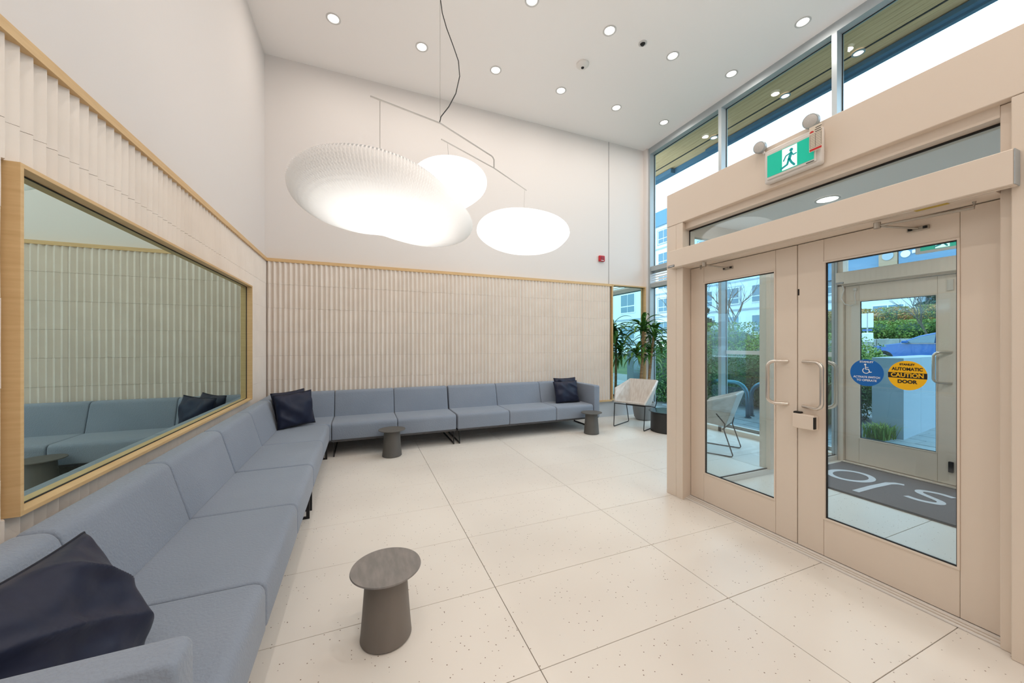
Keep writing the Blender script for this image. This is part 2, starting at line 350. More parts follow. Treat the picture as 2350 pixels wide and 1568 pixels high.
# door leaves
def leaf(n, x, y0, y1, hl, hr, z0g=.262, z1g=2.011, gl='glass', h=2.163):
    d = thing('door_%d' % n, kind='structure', loc=(x, y0, 0)); t = .045
    ga, gb = y0 + hr, y1 - hl
    for (a, b_) in ((y0, ga), (gb, y1)): part(MB().rbox(x, x + t, a, b_, .014, h, .002, 1), 'stile', M['alu'], d)
    part(MB().rbox(x, x + t, ga + .0015, gb - .0015, .014, z0g, .002, 1), 'bottom_rail', M['alu'], d)
    part(MB().rbox(x, x + t, ga + .0015, gb - .0015, z1g, h, .002, 1), 'top_rail', M['alu'], d)
    part(MB().box(x + .020, x + .026, ga, gb, z0g, z1g), 'pane', M[gl], d)
    w = .010
    def ring(w0, w1, xa, xb):
        m = MB(); m.box(xa, xb, ga + w0, gb - w0, z0g + w0, z0g + w1).box(xa, xb, ga + w0, gb - w0, z1g - w1, z1g - w0)
        return m.box(xa, xb, ga + w0, ga + w1, z0g + w1, z1g - w1).box(xa, xb, gb - w1, gb - w0, z0g + w1, z1g - w1)
    part(ring(0, .010, x - .004, x + .020), 'glazing_bead', M['alu'], d)
    part(ring(.010, .016, x + .008, x + .0195), 'gasket', M['gasket'], d)
    return d
def pull(d, x, ym, yg, za, zb, out, r=.0125):
    """offset pull handle: mounted at ym on the face x, grip at yg standing off by out"""
    pts = []; R_ = .05
    a = Vector((x, ym, za)); g = Vector((x + out, yg, za)); up = Vector((0, 0, zb - za))
    dir_ = (g - a).normalized()
    pts = [a, a + dir_ * .02, g - dir_ * R_]
    for k in range(1, 6):
        t = k / 6 * PI / 2; pts.append(g - dir_ * R_ * (1 - math.sin(t)) + Vector((0, 0, -R_ * (1 - math.cos(t)))))
    lo = g - up * -1
    g2 = Vector((x + out, yg, zb))
    pts2 = []
    for k in range(1, 6):
        t = k / 6 * PI / 2; pts2.append(g2 - dir_ * R_ * (1 - math.cos(t)) + Vector((0, 0, R_ * (1 - math.sin(t)))))
    b_ = Vector((x, ym, zb))
    pts += pts2 + [g2 - dir_ * R_, b_ + dir_ * .02, b_]
    part(MB().tube(pts, r, 12), 'handle', M['steel'], d, smooth=True)
dl = leaf(1, 2.90, 1.640, 2.554, .141, .146)
dr = leaf(2, 2.90, .716, 1.634, .158, .150)
pull(dl, 2.90, 1.70, 1.80, 1.325, 1.01, -.075); pull(dl, 2.945, 1.70, 1.80, 1.325, 1.01, .075)
pull(dr, 2.90, 1.600, 1.455, 1.325, 1.01, -.06); pull(dr, 2.945, 1.600, 1.455, 1.325, 1.01, .06)
lt = part(MB().rbox(2.845, 2.90, 1.505, 1.640, .858, .958, .004, 1), 'latch_box', M['alu'], dr)
part(MB().box(2.843, 2.87, 1.503, 1.5075, .868, .948), 'latch_slot', M['gasket'], lt)
part(MB().rbox(2.865, 2.90, 1.60, 1.645, .955, .97, .003, 1), 'latch_lug', M['gasket'], dr)
part(MB().box(2.8985, 2.901, 1.624, 1.6335, 1.80, 1.845), 'lock_slot', M['gap'], dr)
d3 = leaf(3, 5.56, 1.665, 2.600, .135, .15, .307, 1.976, 'glass_out'); d4 = leaf(4, 5.56, .742, 1.660, .15, .135, .307, 1.976, 'glass_out')
g3 = atX(2143, 840, 5.50); pull(d3, 5.56, g3.y - .105, g3.y, 1.365, 1.05, -.075)
part(MB().rbox(5.535, 5.56, 1.70, 1.735, .14, .25, .004, 1), 'floor_bolt', M['black'], d3)
part(MB().box(5.545, 5.56, 1.70, 1.745, 2.0, 2.11), 'hinge_plate', M['steel'], d3)
# closer arms of the leaves (they belong to the leaves)
def arm(d, x, yb, ybox, pivy, zarm=2.145, xo=-.17):
    p0 = Vector((2.80, ybox, 2.155)); p1 = Vector((x + xo + .0, pivy, 2.135)); p2 = Vector((x - .012, yb, 2.10))
    m = MB(); m.tube([p0, p0 + Vector((0, 0, -.03)), p1], [.008, .008, .007], 8); m.tube([p1, p2], .006, 8); m.lathe([(.016, 2.12), (.016, 2.155)], p1.x, p1.y, 12)
    m.rbox(x - .012, x, yb - .045, yb + .045, 2.088, 2.112, .003, 1)
    a = part(m, 'closer_arm', M['armm'], d)
    part(MB().lathe([(.009, 2.094), (.009, 2.106)], x - .014, yb - .03, 8).lathe([(.009, 2.094), (.009, 2.106)], x - .014, yb + .03, 8), 'closer_screw', M['gap'], a)
arm(dl, 2.90, 2.17, 2.36, 2.27, xo=-.165)
arm(dr, 2.90, 1.02, .79, 1.14, xo=-.14)

# door operators (boxes over the doors)
def text_mesh(s, size, m, bold=0.0, sx=1.0):
    cu = bpy.data.curves.new('txt', 'FONT'); cu.body = s; cu.size = size; cu.align_x = 'CENTER'; cu.align_y = 'CENTER'; cu.offset = bold; cu.extrude = 0.0006; cu.resolution_u = 4
    o = bpy.data.objects.new('txt', cu); COL.objects.link(o)
    me = bpy.data.meshes.new_from_object(o.evaluated_get(bpy.context.evaluated_depsgraph_get()))
    bpy.data.objects.remove(o); bpy.data.curves.remove(cu)
    me.materials.clear(); me.materials.append(m)
    for v in me.vertices: v.co.x *= sx
    return me
def onwall(me, x, y, z, face=-1):
    """turn an upright XY text mesh to lie in the plane x (read by someone looking along +X, or -X if face=1)"""
    for v in me.vertices:
        a, b_, c = v.co
        v.co = (x + face * c, y + face * a, z + b_)
    return me
def shift(me, off):
    for v in me.vertices: v.co -= Vector(off)
    return me
def operator(name, label, x, y0, y1, z0, z1, depth):
    t = thing(name, label, 'door opener', (x, y0, z0))
    part(MB().rbox(x, x + depth, y0 + .004, y1 - .004, z0, z1, .003, 1), 'cover', M['alu'], t)
    part(MB().rbox(x - .001, x + depth, y0, y0 + .004, z0, z1, .001, 1), 'end_cap', M['alu_grey'], t)
    part(MB().box(x + .02, x + depth - .02, y0 + .02, y1 - .02, z0 - .003, z0), 'under_tray', M['alu'], t)
    ba = part(MB().box(x - .0015, x, y1 - .085, y1 - .006, z0 + .006, z0 + .026), 'badge', M['stk'], t)
    me = shift(onwall(text_mesh('STANLEY', .017, M['stw'], .0006, 1.05), x - .0018, y1 - .0455, z0 + .016), t.location)
    link('lettering', me, ba)
    return t
op1 = operator('door_operator', 'long beige door opener box across the top of the double doors', 2.70, .644, 2.648, 2.168, 2.328, .058)
part(MB().box(2.735, 2.765, .86, .98, 2.1635, 2.1652), 'glint_strip', M['glint'], op1)  # glint under the box, painted as a thin yellow strip
op2 = operator('door_operator', 'beige door opener box over the outer door inside the vestibule', 5.45, .76, 2.65, 2.185, 2.333, .068)
tag_ = thing('cable_loop', 'thin white cable looping below the outer door opener box', 'cable', (5.50, 2.60, 1.95))
c0 = Vector((5.49, 2.60, 2.18)); c1 = Vector((5.545, 2.49, 2.12))
part(MB().tube([c0, c0 + Vector((0, -.02, -.06)), c0 + Vector((0, .01, -.16)), c0 + Vector((0, -.03, -.24)), Vector((5.52, 2.53, 1.92)), c1 + Vector((0, 0, -.18)), c1 + Vector((0, .01, -.08)), c1], .006, 8), 'cord', M['plastic'], tag_, smooth=True)
part(MB().rbox(5.52, 5.56, 2.475, 2.505, 2.10, 2.13, .004, 1), 'plug', M['plastic'], tag_)

# door mat with lettering
ma = thing('door_mat', 'grey entrance mat with pale oslo lettering on the vestibule floor', 'mat', (5.0, 1.7, 0))
part(MB().rbox(4.33, 5.44, .85, 2.58, 0, .012, .004, 1), 'mat_body', M['mat'], ma)
for xe in (4.33, 5.42): part(MB().box(xe, xe + .02, .85, 2.58, .0121, .0135), 'mat_edge', M['gap'], ma)
def strip(mb, pts, w, z, closed=False):
    pts = [Vector((p[0], p[1], 0)) for p in pts]; n = len(pts); L = []
    for i, p in enumerate(pts):
        a = pts[(i - 1) % n] if closed or i > 0 else p; b_ = pts[(i + 1) % n] if closed or i < n - 1 else p
        t = (b_ - a).normalized(); nn = Vector((-t.y, t.x, 0)) * (w[i] if isinstance(w, list) else w) / 2
        L += [p + nn, p - nn]
    V = [(q.x, q.y, z) for q in L]
    Fc = [(2 * i, 2 * i + 1, 2 * ((i + 1) % n) + 1, 2 * ((i + 1) % n)) for i in range(n if closed else n - 1)]
    return mb.add(V, Fc)
# letters drawn as seen when walking in (looking along -X): right = +Y, up = -X
def glyph_o(cx, cy, rx=.20, ry=.165, n=40): return [(cx + rx * math.cos(2 * PI * k / n), cy + ry * math.sin(2 * PI * k / n)) for k in range(n)], True
def let(mb, pts, closed, w=.055): strip(mb, pts, w, .0145, closed)
m = MB(); p, c = glyph_o(4.93, 2.26); let(m, p, c); part(m, 'letter', M['matw'], ma)
m = MB(); let(m, [(4.45, 2.0), (4.75, 2.0), (5.02, 1.985), (5.09, 1.95), (5.11, 1.90)], False); part(m, 'letter', M['matw'], ma)
def glyph_s(cx, cy, s=1.0):
    P_ = [(-.17, .10), (-.19, 0), (-.14, -.10), (-.06, -.09), (.0, .0), (.06, .09), (.14, .10), (.19, 0), (.17, -.10)]
    out = []
    for i in range(len(P_) - 1):
        a, b_ = P_[i], P_[i + 1]
        p0 = P_[max(i - 1, 0)]; p3 = P_[min(i + 2, len(P_) - 1)]
        for t in (0, .25, .5, .75):
            f = lambda k: .5 * (2 * a[k] + (b_[k] - p0[k]) * t + (2 * p0[k] - 5 * a[k] + 4 * b_[k] - p3[k]) * t * t + (-p0[k] + 3 * a[k] - 3 * b_[k] + p3[k]) * t ** 3)
            out.append((cx + s * f(0), cy + s * f(1)))
    out.append((cx + s * P_[-1][0], cy + s * P_[-1][1]))
    return out
m = MB(); let(m, glyph_s(4.93, 1.66), False); part(m, 'letter', M['matw'], ma)
m = MB(); p, c = glyph_o(4.93, 1.22); let(m, p, c); part(m, 'letter', M['matw'], ma)

# ---------------------------------------------------------------- framed mirrors
def mirror(name, label, u0, u1, z0, z1, depth, w, side):
    """side 'left': plane X=-1.243, u=Y ; side 'back': plane Y=YB-.0, u=X"""
    if side == 'left':
        pl, bk = -1.243, XL; fr = pl + depth
        bx = lambda a0, a1, c0, c1, d0, d1: MB().box(d0, d1, a0, a1, c0, c1)
    else:
        pl, bk = 5.985, YB; fr = pl - depth
        bx = lambda a0, a1, c0, c1, d0, d1: MB().box(a0, a1, min(d0, d1), max(d0, d1), c0, c1)
    t = thing(name, label, 'mirror', (pl, u0, z0) if side == 'left' else (u0, pl, z0))
    part(bx(u0 + w, u1 - w, z0 + w, z1 - w, bk + (.001 if side == 'left' else -.001), pl), 'mirror_glass', M['mirror'], t)
    part(bx(u0, u0 + w, z0, z1, bk, fr), 'frame_stile', M['oak'], t); part(bx(u1 - w, u1, z0, z1, bk, fr), 'frame_stile', M['oak'], t)
    part(bx(u0 + w, u1 - w, z0, z0 + w, bk, fr), 'frame_rail', M['oak_h'], t); part(bx(u0 + w, u1 - w, z1 - w, z1, bk, fr), 'frame_rail', M['oak_h'], t)
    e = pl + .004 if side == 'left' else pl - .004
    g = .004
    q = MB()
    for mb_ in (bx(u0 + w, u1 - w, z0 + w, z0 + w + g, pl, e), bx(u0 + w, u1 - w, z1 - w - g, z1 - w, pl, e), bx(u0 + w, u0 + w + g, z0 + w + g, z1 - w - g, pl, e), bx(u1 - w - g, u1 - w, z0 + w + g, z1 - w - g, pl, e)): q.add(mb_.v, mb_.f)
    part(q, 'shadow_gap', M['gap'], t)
    return t
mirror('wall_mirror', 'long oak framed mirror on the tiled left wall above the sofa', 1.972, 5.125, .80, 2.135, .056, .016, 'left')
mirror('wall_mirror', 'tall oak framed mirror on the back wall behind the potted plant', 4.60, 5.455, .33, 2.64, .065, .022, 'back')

# ================================================================ SOFAS
def rounded(pts, rads, seg=5):
    """polygon with rounded corners -> list of 2-D points"""
    out = []; n = len(pts)
    for i in range(n):
        p = Vector(pts[i]); a = (Vector(pts[i - 1]) - p); b_ = (Vector(pts[(i + 1) % n]) - p); r = rads[i]
        if r == 0: out.append(p); continue
        q0 = p + a.normalized() * r; q1 = p + b_.normalized() * r
        for k in range(seg + 1):
            t = k / seg; out.append(q0 * (1 - t) ** 2 + p * 2 * t * (1 - t) + q1 * t * t)
    return out
def loft(prof, u0, u1, fn, r=.012, puff=0.0):
    n = len(prof); c = sum((Vector(p) for p in prof), Vector((0, 0))) / n; V = []
    secs = [(u0, 1), (u0 + r * .15, .5), (u0 + r * .5, .15), (u0 + r, 0), (u1 - r, 0), (u1 - r * .5, .15), (u1 - r * .15, .5), (u1, 1)]
    for u, k in secs:
        for p in prof:
            d = (c - Vector(p)); dd = d.normalized() * r * k
            V.append(fn(u, p[0] + dd.x, p[1] + dd.y))
    m = len(secs)
    Fc = [(i * n + k, i * n + (k + 1) % n, (i + 1) * n + (k + 1) % n, (i + 1) * n + k) for i in range(m - 1) for k in range(n)]
    Fc += [tuple(range(n)), tuple(range((m - 1) * n, m * n))]
    return MB().add(V, Fc)
SEAT = rounded([(0, .215), (0, .43), (.56, .43), (.56, .215)], [.02, .055, .03, .01])
BACK = rounded([(.535, .30), (.545, .42), (.645, .775), (.765, .775), (.765, .215), (.56, .215)], [0, .01, .045, .03, .02, 0])
ARM = rounded([(0, .205), (0, .745), (.765, .745), (.765, .205)], [.02, .03, .03, .02])
def fnL(u, v, z): return (-.38 - v, u, z)
def fnB(u, v, z): return (u, 5.17 + v, z)
def sofa(label, fn, seams, arm_=None, legs=(), loc=(0, 0, 0), corner=False):
    t = thing('modular_sofa', label, 'sofa', loc, group=None)
    for a, b_ in zip(seams[:-1], seams[1:]):
        part(loft(SEAT, a + .003, b_ - .003, fn, .018), 'seat', M['fabric'], t, smooth=True)
        part(loft(BACK, a + .003, b_ - .003, fn, .018), 'backrest', M['fabric'], t, smooth=True)
    if arm_: part(loft(ARM, arm_[0], arm_[1], fn), 'armrest', M['fabric'], t, smooth=True)
    lo = min(seams[0], arm_[0] if arm_ else 99); hi = max(seams[-1], arm_[1] if arm_ else -99)
    q = MB(); 
    for (v0, v1) in ((.02, .05), (.70, .73)):
        a = fn(lo + .01, v0, .19); b_ = fn(hi - .01, v1, .213); q.box(min(a[0], b_[0]), max(a[0], b_[0]), min(a[1], b_[1]), max(a[1], b_[1]), .19, .213)
    part(q, 'frame_rail', M['rail'], t)
    for u in legs:
        q = MB(); w = .012
        for (v0, v1, z0, z1) in ((.02, .045, 0, .19), (.70, .725, 0, .19), (.045, .70, 0, .02), (.045, .70, .175, .19)):
            a = fn(u - w / 2, v0, z0); b_ = fn(u + w / 2, v1, z1); q.box(min(a[0], b_[0]), max(a[0], b_[0]), min(a[1], b_[1]), max(a[1], b_[1]), z0, z1)
        part(q, 'leg', M['black'], t)
    return t
s1 = sofa('blue-grey sofa section with armrest nearest the camera along the left wall', fnL, [1.135, 1.86, 2.69, 3.515], (1.03, 1.125), (1.20, 3.44), (-.76, 2.2, 0))
s2 = sofa('blue-grey corner sofa section under the far end of the long mirror', fnL, [3.525, 4.35, 5.168], None, (3.60, 5.12), (-.76, 4.5, 0))
# corner seat and its two backs
part(loft(rounded([(-.925, .215), (-.925, .43), (-.362, .43), (-.362, .215)], [.01, .03, .03, .01]), 5.172, 5.725, lambda u, v, z: (v, u, z)), 'seat', M['fabric'], s2, smooth=True)
cb = loft(BACK, 5.172, 5.90, fnL); part(cb, 'backrest', M['fabric'], s2, smooth=True)
part(loft(BACK, -1.02, -.362, fnB), 'backrest', M['fabric'], s2, smooth=True)
s3 = sofa('blue-grey two-seat sofa section in the middle of the back wall behind the round table', fnB, [-.358, .452, 1.27], None, (-.33, 1.235), (.45, 5.5, 0))
s4 = sofa('blue-grey sofa section with armrest at the right end of the back wall', fnB, [1.285, 2.10, 2.92, 3.635], (3.645, 3.755), (1.32, 3.70), (2.5, 5.5, 0))

# ---------------------------------------------------------------- cushions
def pillow(label, w, h, t, M4, seed, wrinkle=.03, piping=True, n=26):
    o = thing('cushion', label, 'cushion', M4.to_translation()[:], group=None, world_built=False)
    o.rotation_euler = M4.to_euler(); mb = MB(); idx = {}
    def pt(i, j, s):
        a = i / n * 2 - 1; b_ = j / n * 2 - 1
        th = (max(0, 1 - abs(a) ** 2.4) * max(0, 1 - abs(b_) ** 2.4)) ** .5
        sx = 1 - .07 * (1 - b_ * b_) * abs(a) ** 3; sy = 1 - .07 * (1 - a * a) * abs(b_) ** 3
        x, y = a * w / 2 * sx, b_ * h / 2 * sy
        q = Vector((x * 5 + seed * 3.1, y * 5, s * 3.0)); f = noise.noise(q) + .5 * noise.noise(q * 2.3)
        cr_ = 1 - abs(noise.noise(Vector((x * 4 + y * 5 + seed, (x - y) * 1.2, seed)))) * 2
        z = s * (t / 2 * th + wrinkle * f * min(1, th * 2.5) + wrinkle * .8 * max(0, cr_) ** 2.2 * min(1, th * 2))
        return (x, y, z)
    V = []; 
    for s in (1, -1):
        for j in range(n + 1):
            for i in range(n + 1): V.append(pt(i, j, s))
    N = (n + 1) ** 2; Fc = []
    for s in (0, 1):
        for j in range(n):
            for i in range(n):
                q = (s * N + j * (n + 1) + i, s * N + j * (n + 1) + i + 1, s * N + (j + 1) * (n + 1) + i + 1, s * N + (j + 1) * (n + 1) + i)
                Fc.append(q if s == 0 else q[::-1])
    mb.add(V, Fc); me = mb.mesh('cover', M['navy'], smooth='all')
    bm = bmesh.new(); bm.from_mesh(me); bmesh.ops.remove_doubles(bm, verts=bm.verts[:], dist=.0005); bm.to_mesh(me); bm.free()
    link('cover', me, o)
    ed = [pt(i, 0, 1) for i in range(n)] + [pt(n, j, 1) for j in range(n)] + [pt(n - i, n, 1) for i in range(n)] + [pt(0, n - j, 1) for j in range(n)]
    link('piping', MB().tube(ed + [ed[0]], .004, 6, False).mesh('piping', M['navy2'], smooth='all'), o)
    return o
def frame(c, right, up):                                            # cushion lying in the plane (right, up)
    r = Vector(right).normalized(); u = Vector(up); u = (u - r * u.dot(r)).normalized(); nn = r.cross(u)
    m = Matrix((r, u, nn)).transposed().to_4x4(); m.translation = Vector(c); return m
pillow('navy cushion standing in front of another in the sofa corner', .44, .42, .14, frame((-.76, 5.16, .645), (.80, .50, .06), (-.10, .10, 1)), 1)
pillow('navy cushion tucked behind another in the sofa corner', .44, .42, .13, frame((-.83, 5.33, .65), (.70, .66, .04), (-.18, .12, 1)), 2)
pillow('navy cushion in front of another at the far right end of the back sofa', .46, .38, .14, frame((3.31, 5.52, .615), (1, -.06, .03), (-.02, .26, 1)), 3)
pillow('navy cushion showing behind another at the far right end of the back sofa', .46, .40, .12, frame((3.38, 5.66, .65), (1, .04, .0), (.03, .22, 1)), 4)
pillow('large dark navy cushion leaning on the nearest sofa armrest', 0.50, .44, .20, frame((-.79, 1.385, .635), (.10, 1, -.04), (-.42, -.05, 1)), 5, .034, n=48)

# ---------------------------------------------------------------- side tables
def drum_table(label, x, y, h=.345, rt=.168, rb=.122, rn=.098, mt='table', mtt='table_top', group=None):
    t = thing('side_table', label, 'table', (x, y, 0), world_built=False, group=group)
    pr = [(rb - .008, 0), (rb, .008)] + [(rb + (rn - rb) * (k / 8) ** .9, .008 + (h - .03) * k / 8) for k in range(1, 9)]
    part(MB().lathe(pr, n=64), 'pedestal', M[mt], t, smooth=True)
    part(MB().lathe([(rn + .01, h - .018), (rt - .01, h - .012), (rt, h - .006), (rt - .002, h)], n=72), 'table_top', M[mtt], t, smooth=True)
    return t
drum_table('taupe round side table standing alone on the floor nearest the camera', .113, 1.915)
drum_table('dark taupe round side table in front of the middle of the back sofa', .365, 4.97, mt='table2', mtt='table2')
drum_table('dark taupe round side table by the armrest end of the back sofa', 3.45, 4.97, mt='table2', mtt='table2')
drum_table('low black drum table beside the shell chair and plant', 4.72, 4.62, h=.34, rt=.30, rb=.27, rn=.265, mt='tblack', mtt='ttop_b')

# ---------------------------------------------------------------- shell chairs
def shell_chair(label, loc, rz):
    t = thing('lounge_chair', label, 'chair', loc, rz, world_built=False)
    # local: x right, y to the back, z up
    FL, FR = Vector((-.28, 0, .43)), Vector((.28, 0, .43))
    BL, BR = Vector((-.20, .46, .37)), Vector((.20, .46, .37))
    AL, AR = Vector((-.35, .16, .66)), Vector((.35, .16, .66))
    TL, TR = Vector((-.27, .60, .80)), Vector((.27, .60, .80))
    V = [FL, FR, BR, BL, AL, AR, TL, TR]; Fc = [(0, 1, 2, 3), (3, 2, 7, 6), (0, 3, 6, 4), (1, 5, 7, 2)]
    bm = bmesh.new(); vs_ = [bm.verts.new(v) for v in V]
    for f in Fc: bm.faces.new([vs_[i] for i in f])
    bmesh.ops.recalc_face_normals(bm, faces=bm.faces[:])
    bmesh.ops.solidify(bm, geom=bm.faces[:], thickness=.028)
    bmesh.ops.bevel(bm, geom=[e for e in bm.edges], offset=.006, segments=2, affect='EDGES')
    me = bpy.data.meshes.new('shell'); bm.to_mesh(me); bm.free(); me.materials.append(M['chairfelt'])
    link('shell', me, t)
    for s in (-1, 1):
        x = s * .27
        part(MB().tube([(x * 1.02, .02, .415), (x, -.02, .03), (x, -.015, .010), (x, .0, .008), (x, .52, .008), (x, .545, .010), (x, .555, .03), (x * .98, .455, .335), (x * 1.06, .47, .42), (x * 1.24, .38, .55)], .0075, 8), 'leg', M['black'], t, smooth=True)
    part(MB().tube([(-.27, .01, .408), (.27, .01, .408)], .007, 8).tube([(-.265, .44, .345), (.265, .44, .345)], .007, 8), 'cross_bar', M['black'], t)
    return t
f1 = Vector((4.106, 5.272)); f2 = Vector((4.354, 4.719)); c_ = (f1 + f2) / 2
shell_chair('pale faceted shell chair with black sled legs in front of the plant', (c_.x, c_.y, 0), math.atan2(f2.y - f1.y, f2.x - f1.x))
shell_chair('pale shell chair seen from behind through the left door glass', (4.37, 3.83, 0), math.atan2(-.44, -.894) + .0)

# ---------------------------------------------------------------- plant
pl = thing('potted_dracaena', 'tall dracaena with two canes in a round grey pot behind the chair', 'plant', (5.03, 5.52, 0), world_built=False)
part(MB().lathe([(.10, 0), (.15, .012), (.175, .06), (.20, .20), (.205, .34), (.185, .34), (.18, .30)], n=48, cap=True), 'pot', M['pot'], pl, smooth=True)
part(MB().lathe([(.001, .305), (.18, .30)], n=32, cap=False), 'soil', M['soil'], pl)
heads = [((.0, .0, 1.78), 1.0), ((.16, -.10, 1.62), .95), ((-.12, .06, 1.30), .75), ((.17, .02, 1.28), .8)]
part(MB().tube([(-.07, 0, .29), (-.05, .01, .8), (-.02, 0, 1.3), (0, 0, 1.80)], [.034, .031, .028, .022], 12), 'cane', M['bark'], pl, smooth=True)
part(MB().tube([(.08, -.02, .29), (.10, -.03, .7), (.13, -.06, 1.2), (.16, -.10, 1.64)], [.030, .027, .025, .02], 12), 'cane', M['bark'], pl, smooth=True)
part(MB().tube([(-.03, .01, 1.1), (-.09, .04, 1.2), (-.12, .06, 1.32)], [.02, .018, .016], 10), 'cane', M['bark'], pl, smooth=True)
part(MB().tube([(.12, -.05, 1.08), (.16, -.01, 1.18), (.17, .02, 1.30)], [.02, .018, .016], 10), 'cane', M['bark'], pl, smooth=True)
def leaf_mesh(L, w, up, droop, r):
    V = []; n = 9
    for k in range(n + 1):
        t = k / n; a = up - (up + droop) * t ** 1.15
        V.append((t, a))
    pts = []; x = z = 0
    for k in range(n + 1):
        t, a = V[k]
        pts.append((x, z)); x += L / n * math.cos(a); z += L / n * math.sin(a)
    out = []; tw = r.uniform(-.5, .5)
    for k, (x, z) in enumerate(pts):
        t = k / n; ww = w * (math.sin(PI * min(1, t * .93 + .07)) ** .7) * (1 - .25 * t) + .001
        if k == n: ww = .0008
        c, s = math.cos(tw * t), math.sin(tw * t)
        out += [(x, -ww * c, z - ww * s + ww * .3), (x, 0, z), (x, ww * c, z + ww * s + ww * .3)]
    Fc = []
    for k in range(n):
        a = 3 * k; Fc += [(a, a + 1, a + 4, a + 3), (a + 1, a + 2, a + 5, a + 4)]
    return MB().add(out, Fc).mesh('leaf', M['leaf'], smooth='all')
r_ = random.Random(3)
LM = [leaf_mesh(r_.uniform(.46, .62), r_.uniform(.034, .048), math.radians(u), math.radians(d), r_) for u, d in ((75, 30), (60, 55), (45, 60), (30, 70), (10, 80), (50, 40), (68, 50))]
for (hx, hy, hz), sc in heads:
    for k in range(32):
        o = link('leaf', LM[r_.randrange(7)], pl, (hx, hy, hz - .12 + .14 * k / 32)); s = sc * r_.uniform(.8, 1.08)
        o.scale = (s, s, s); o.rotation_euler = (r_.uniform(-.15, .15), r_.uniform(-.15, .1) + (.35 - .5 * k / 32), k * 2.399 + r_.uniform(-.2, .2))

# ================================================================ PENDANTS (mobile of three paper clouds)
def paper_mat(name, em, col=(1, .985, .96)):
    return mat(name, (.93, .90, .86), .7, emit=(col, em))
def cloud(label, q, em, pleats, amp, dim=.0, nth=480, nph=60):
    x, y, z, Ht, Hb = q[:5]; k = q[5:12]; tl = q[12:14]
    t = thing('pendant_lamp', label, 'lamp', (x, y, z), world_built=False)
    V = []; Fc = []
    for j in range(nph + 1):
        ph = -PI / 2 + PI * j / nph; cp = max(math.cos(ph), 0) ** .75; sn = math.sin(ph)
        for i in range(nth):
            a = 2 * PI * i / nth
            r = k[0] + k[1] * math.cos(2 * a) + k[2] * math.sin(2 * a) + k[3] * math.cos(3 * a) + k[4] * math.sin(3 * a) + k[5] * math.cos(4 * a) + k[6] * math.sin(4 * a)
            pj = 1 + amp / k[0] * math.cos(pleats * a + (PI * (j % 2) if cp > .8 else 0)) * min(1, cp * 1.3)
            dx, dy = r * cp * math.cos(a), r * cp * math.sin(a)
            zz = (Ht if sn > 0 else Hb) * sn
            if sn < 0: zz += dim * math.exp(-(r * cp / .13) ** 2) + .012 * noise.noise(Vector((math.cos(a) * 4, math.sin(a) * 4, cp * 2))) * (1 - cp)
            V.append((dx * pj, dy * pj, zz + tl[0] * dx + tl[1] * dy + amp * .5 * math.cos(pleats * a) * (1 - cp) * cp * 2))
    for j in range(nph):
        for i in range(nth): Fc.append((j * nth + i, j * nth + (i + 1) % nth, (j + 1) * nth + (i + 1) % nth, (j + 1) * nth + i))
    part(MB().add(V, Fc), 'paper_shade', em, t, smooth='all')
    return t
pm1 = paper_mat('paper_big', .10); pm2 = paper_mat('paper_bright', .80)
# the tubes glow from the middle of the big cloud outwards
nt = pm1.node_tree; b = nt.nodes['Principled BSDF']; b.inputs['Base Color'].default_value = (.90, .85, .80, 1)
tc = nt.nodes.new('ShaderNodeTexCoord'); mp = nt.nodes.new('ShaderNodeMapping'); mp.inputs['Scale'].default_value = (1.35, 1.45, .3); mp.inputs['Location'].default_value = (-.05, .0, 0)
ln = nt.nodes.new('ShaderNodeVectorMath'); ln.operation = 'LENGTH'; mr = nt.nodes.new('ShaderNodeMapRange'); mr.interpolation_type = 'SMOOTHSTEP'
mr.inputs['From Min'].default_value = .25; mr.inputs['From Max'].default_value = 1.15; mr.inputs['To Min'].default_value = .8; mr.inputs['To Max'].default_value = .10
nt.links.new(tc.outputs['Object'], mp.inputs[0]); nt.links.new(mp.outputs[0], ln.inputs[0]); nt.links.new(ln.outputs['Value'], mr.inputs[0]); nt.links.new(mr.outputs[0], b.inputs['Emission Strength'])
BIG = [0.198, 3.329, 2.693, 0.123, 0.225, 0.681, 0.088, 0.059, 0.003, 0.08, -0.02, 0.008, -0.082, -0.112]
SML = [1.923, 4.261, 2.829, 0.237, 0.128, 0.633, -0.019, 0.073, -0.022, -0.01, -0.011, 0.003, -0.012, -0.015]
RND = [0.788, 3.605, 3.015, 0.182, 0.179, 0.427, -0.067, 0.012, 0.013, -0.019, 0.004, -0.002, 0.092, -0.026]
cb_ = cloud('largest white pleated paper cloud lamp hanging at the left', BIG, pm1, 160, .012, .15)
cr_ = cloud('roundest white paper lamp partly hidden behind the largest one', RND, pm2, 90, .003, .03, 240, 40)
cs_ = cloud('white paper cloud lamp hanging lowest at the right', SML, pm2, 120, .003, .05, 240, 40)
mo = thing('lamp_mobile', 'thin white rods and wires from which the three paper lamps hang', 'lamp rods', (.658, 3.30, 3.46))
a_, b_, c_ = atZ(850, 221, 3.454), atZ(1010, 283, 3.454), atZ(1128, 358, 3.454)
dn = c_ + Vector((.035, .02, -.025))
part(MB().tube([a_, b_, c_, c_ + Vector((.02, .012, -.006)), dn, dn + Vector((0, 0, -.09))], .007, 8), 'rod', M['rodg'], mo, smooth=True)
l2, h2, r2 = atZ(1013, 320, 3.34), dn + Vector((0, 0, -.09)), atZ(1208, 437, 3.34)
part(MB().tube([l2, Vector((h2.x, h2.y, 3.34)), r2], .006, 8), 'rod', M['rodg'], mo, smooth=True)
w0 = atZ(872, 232, 3.454); part(MB().tube([w0, (w0.x, w0.y, BIG[2] + .06)], .0035, 6), 'wire', M['rodg'], mo)
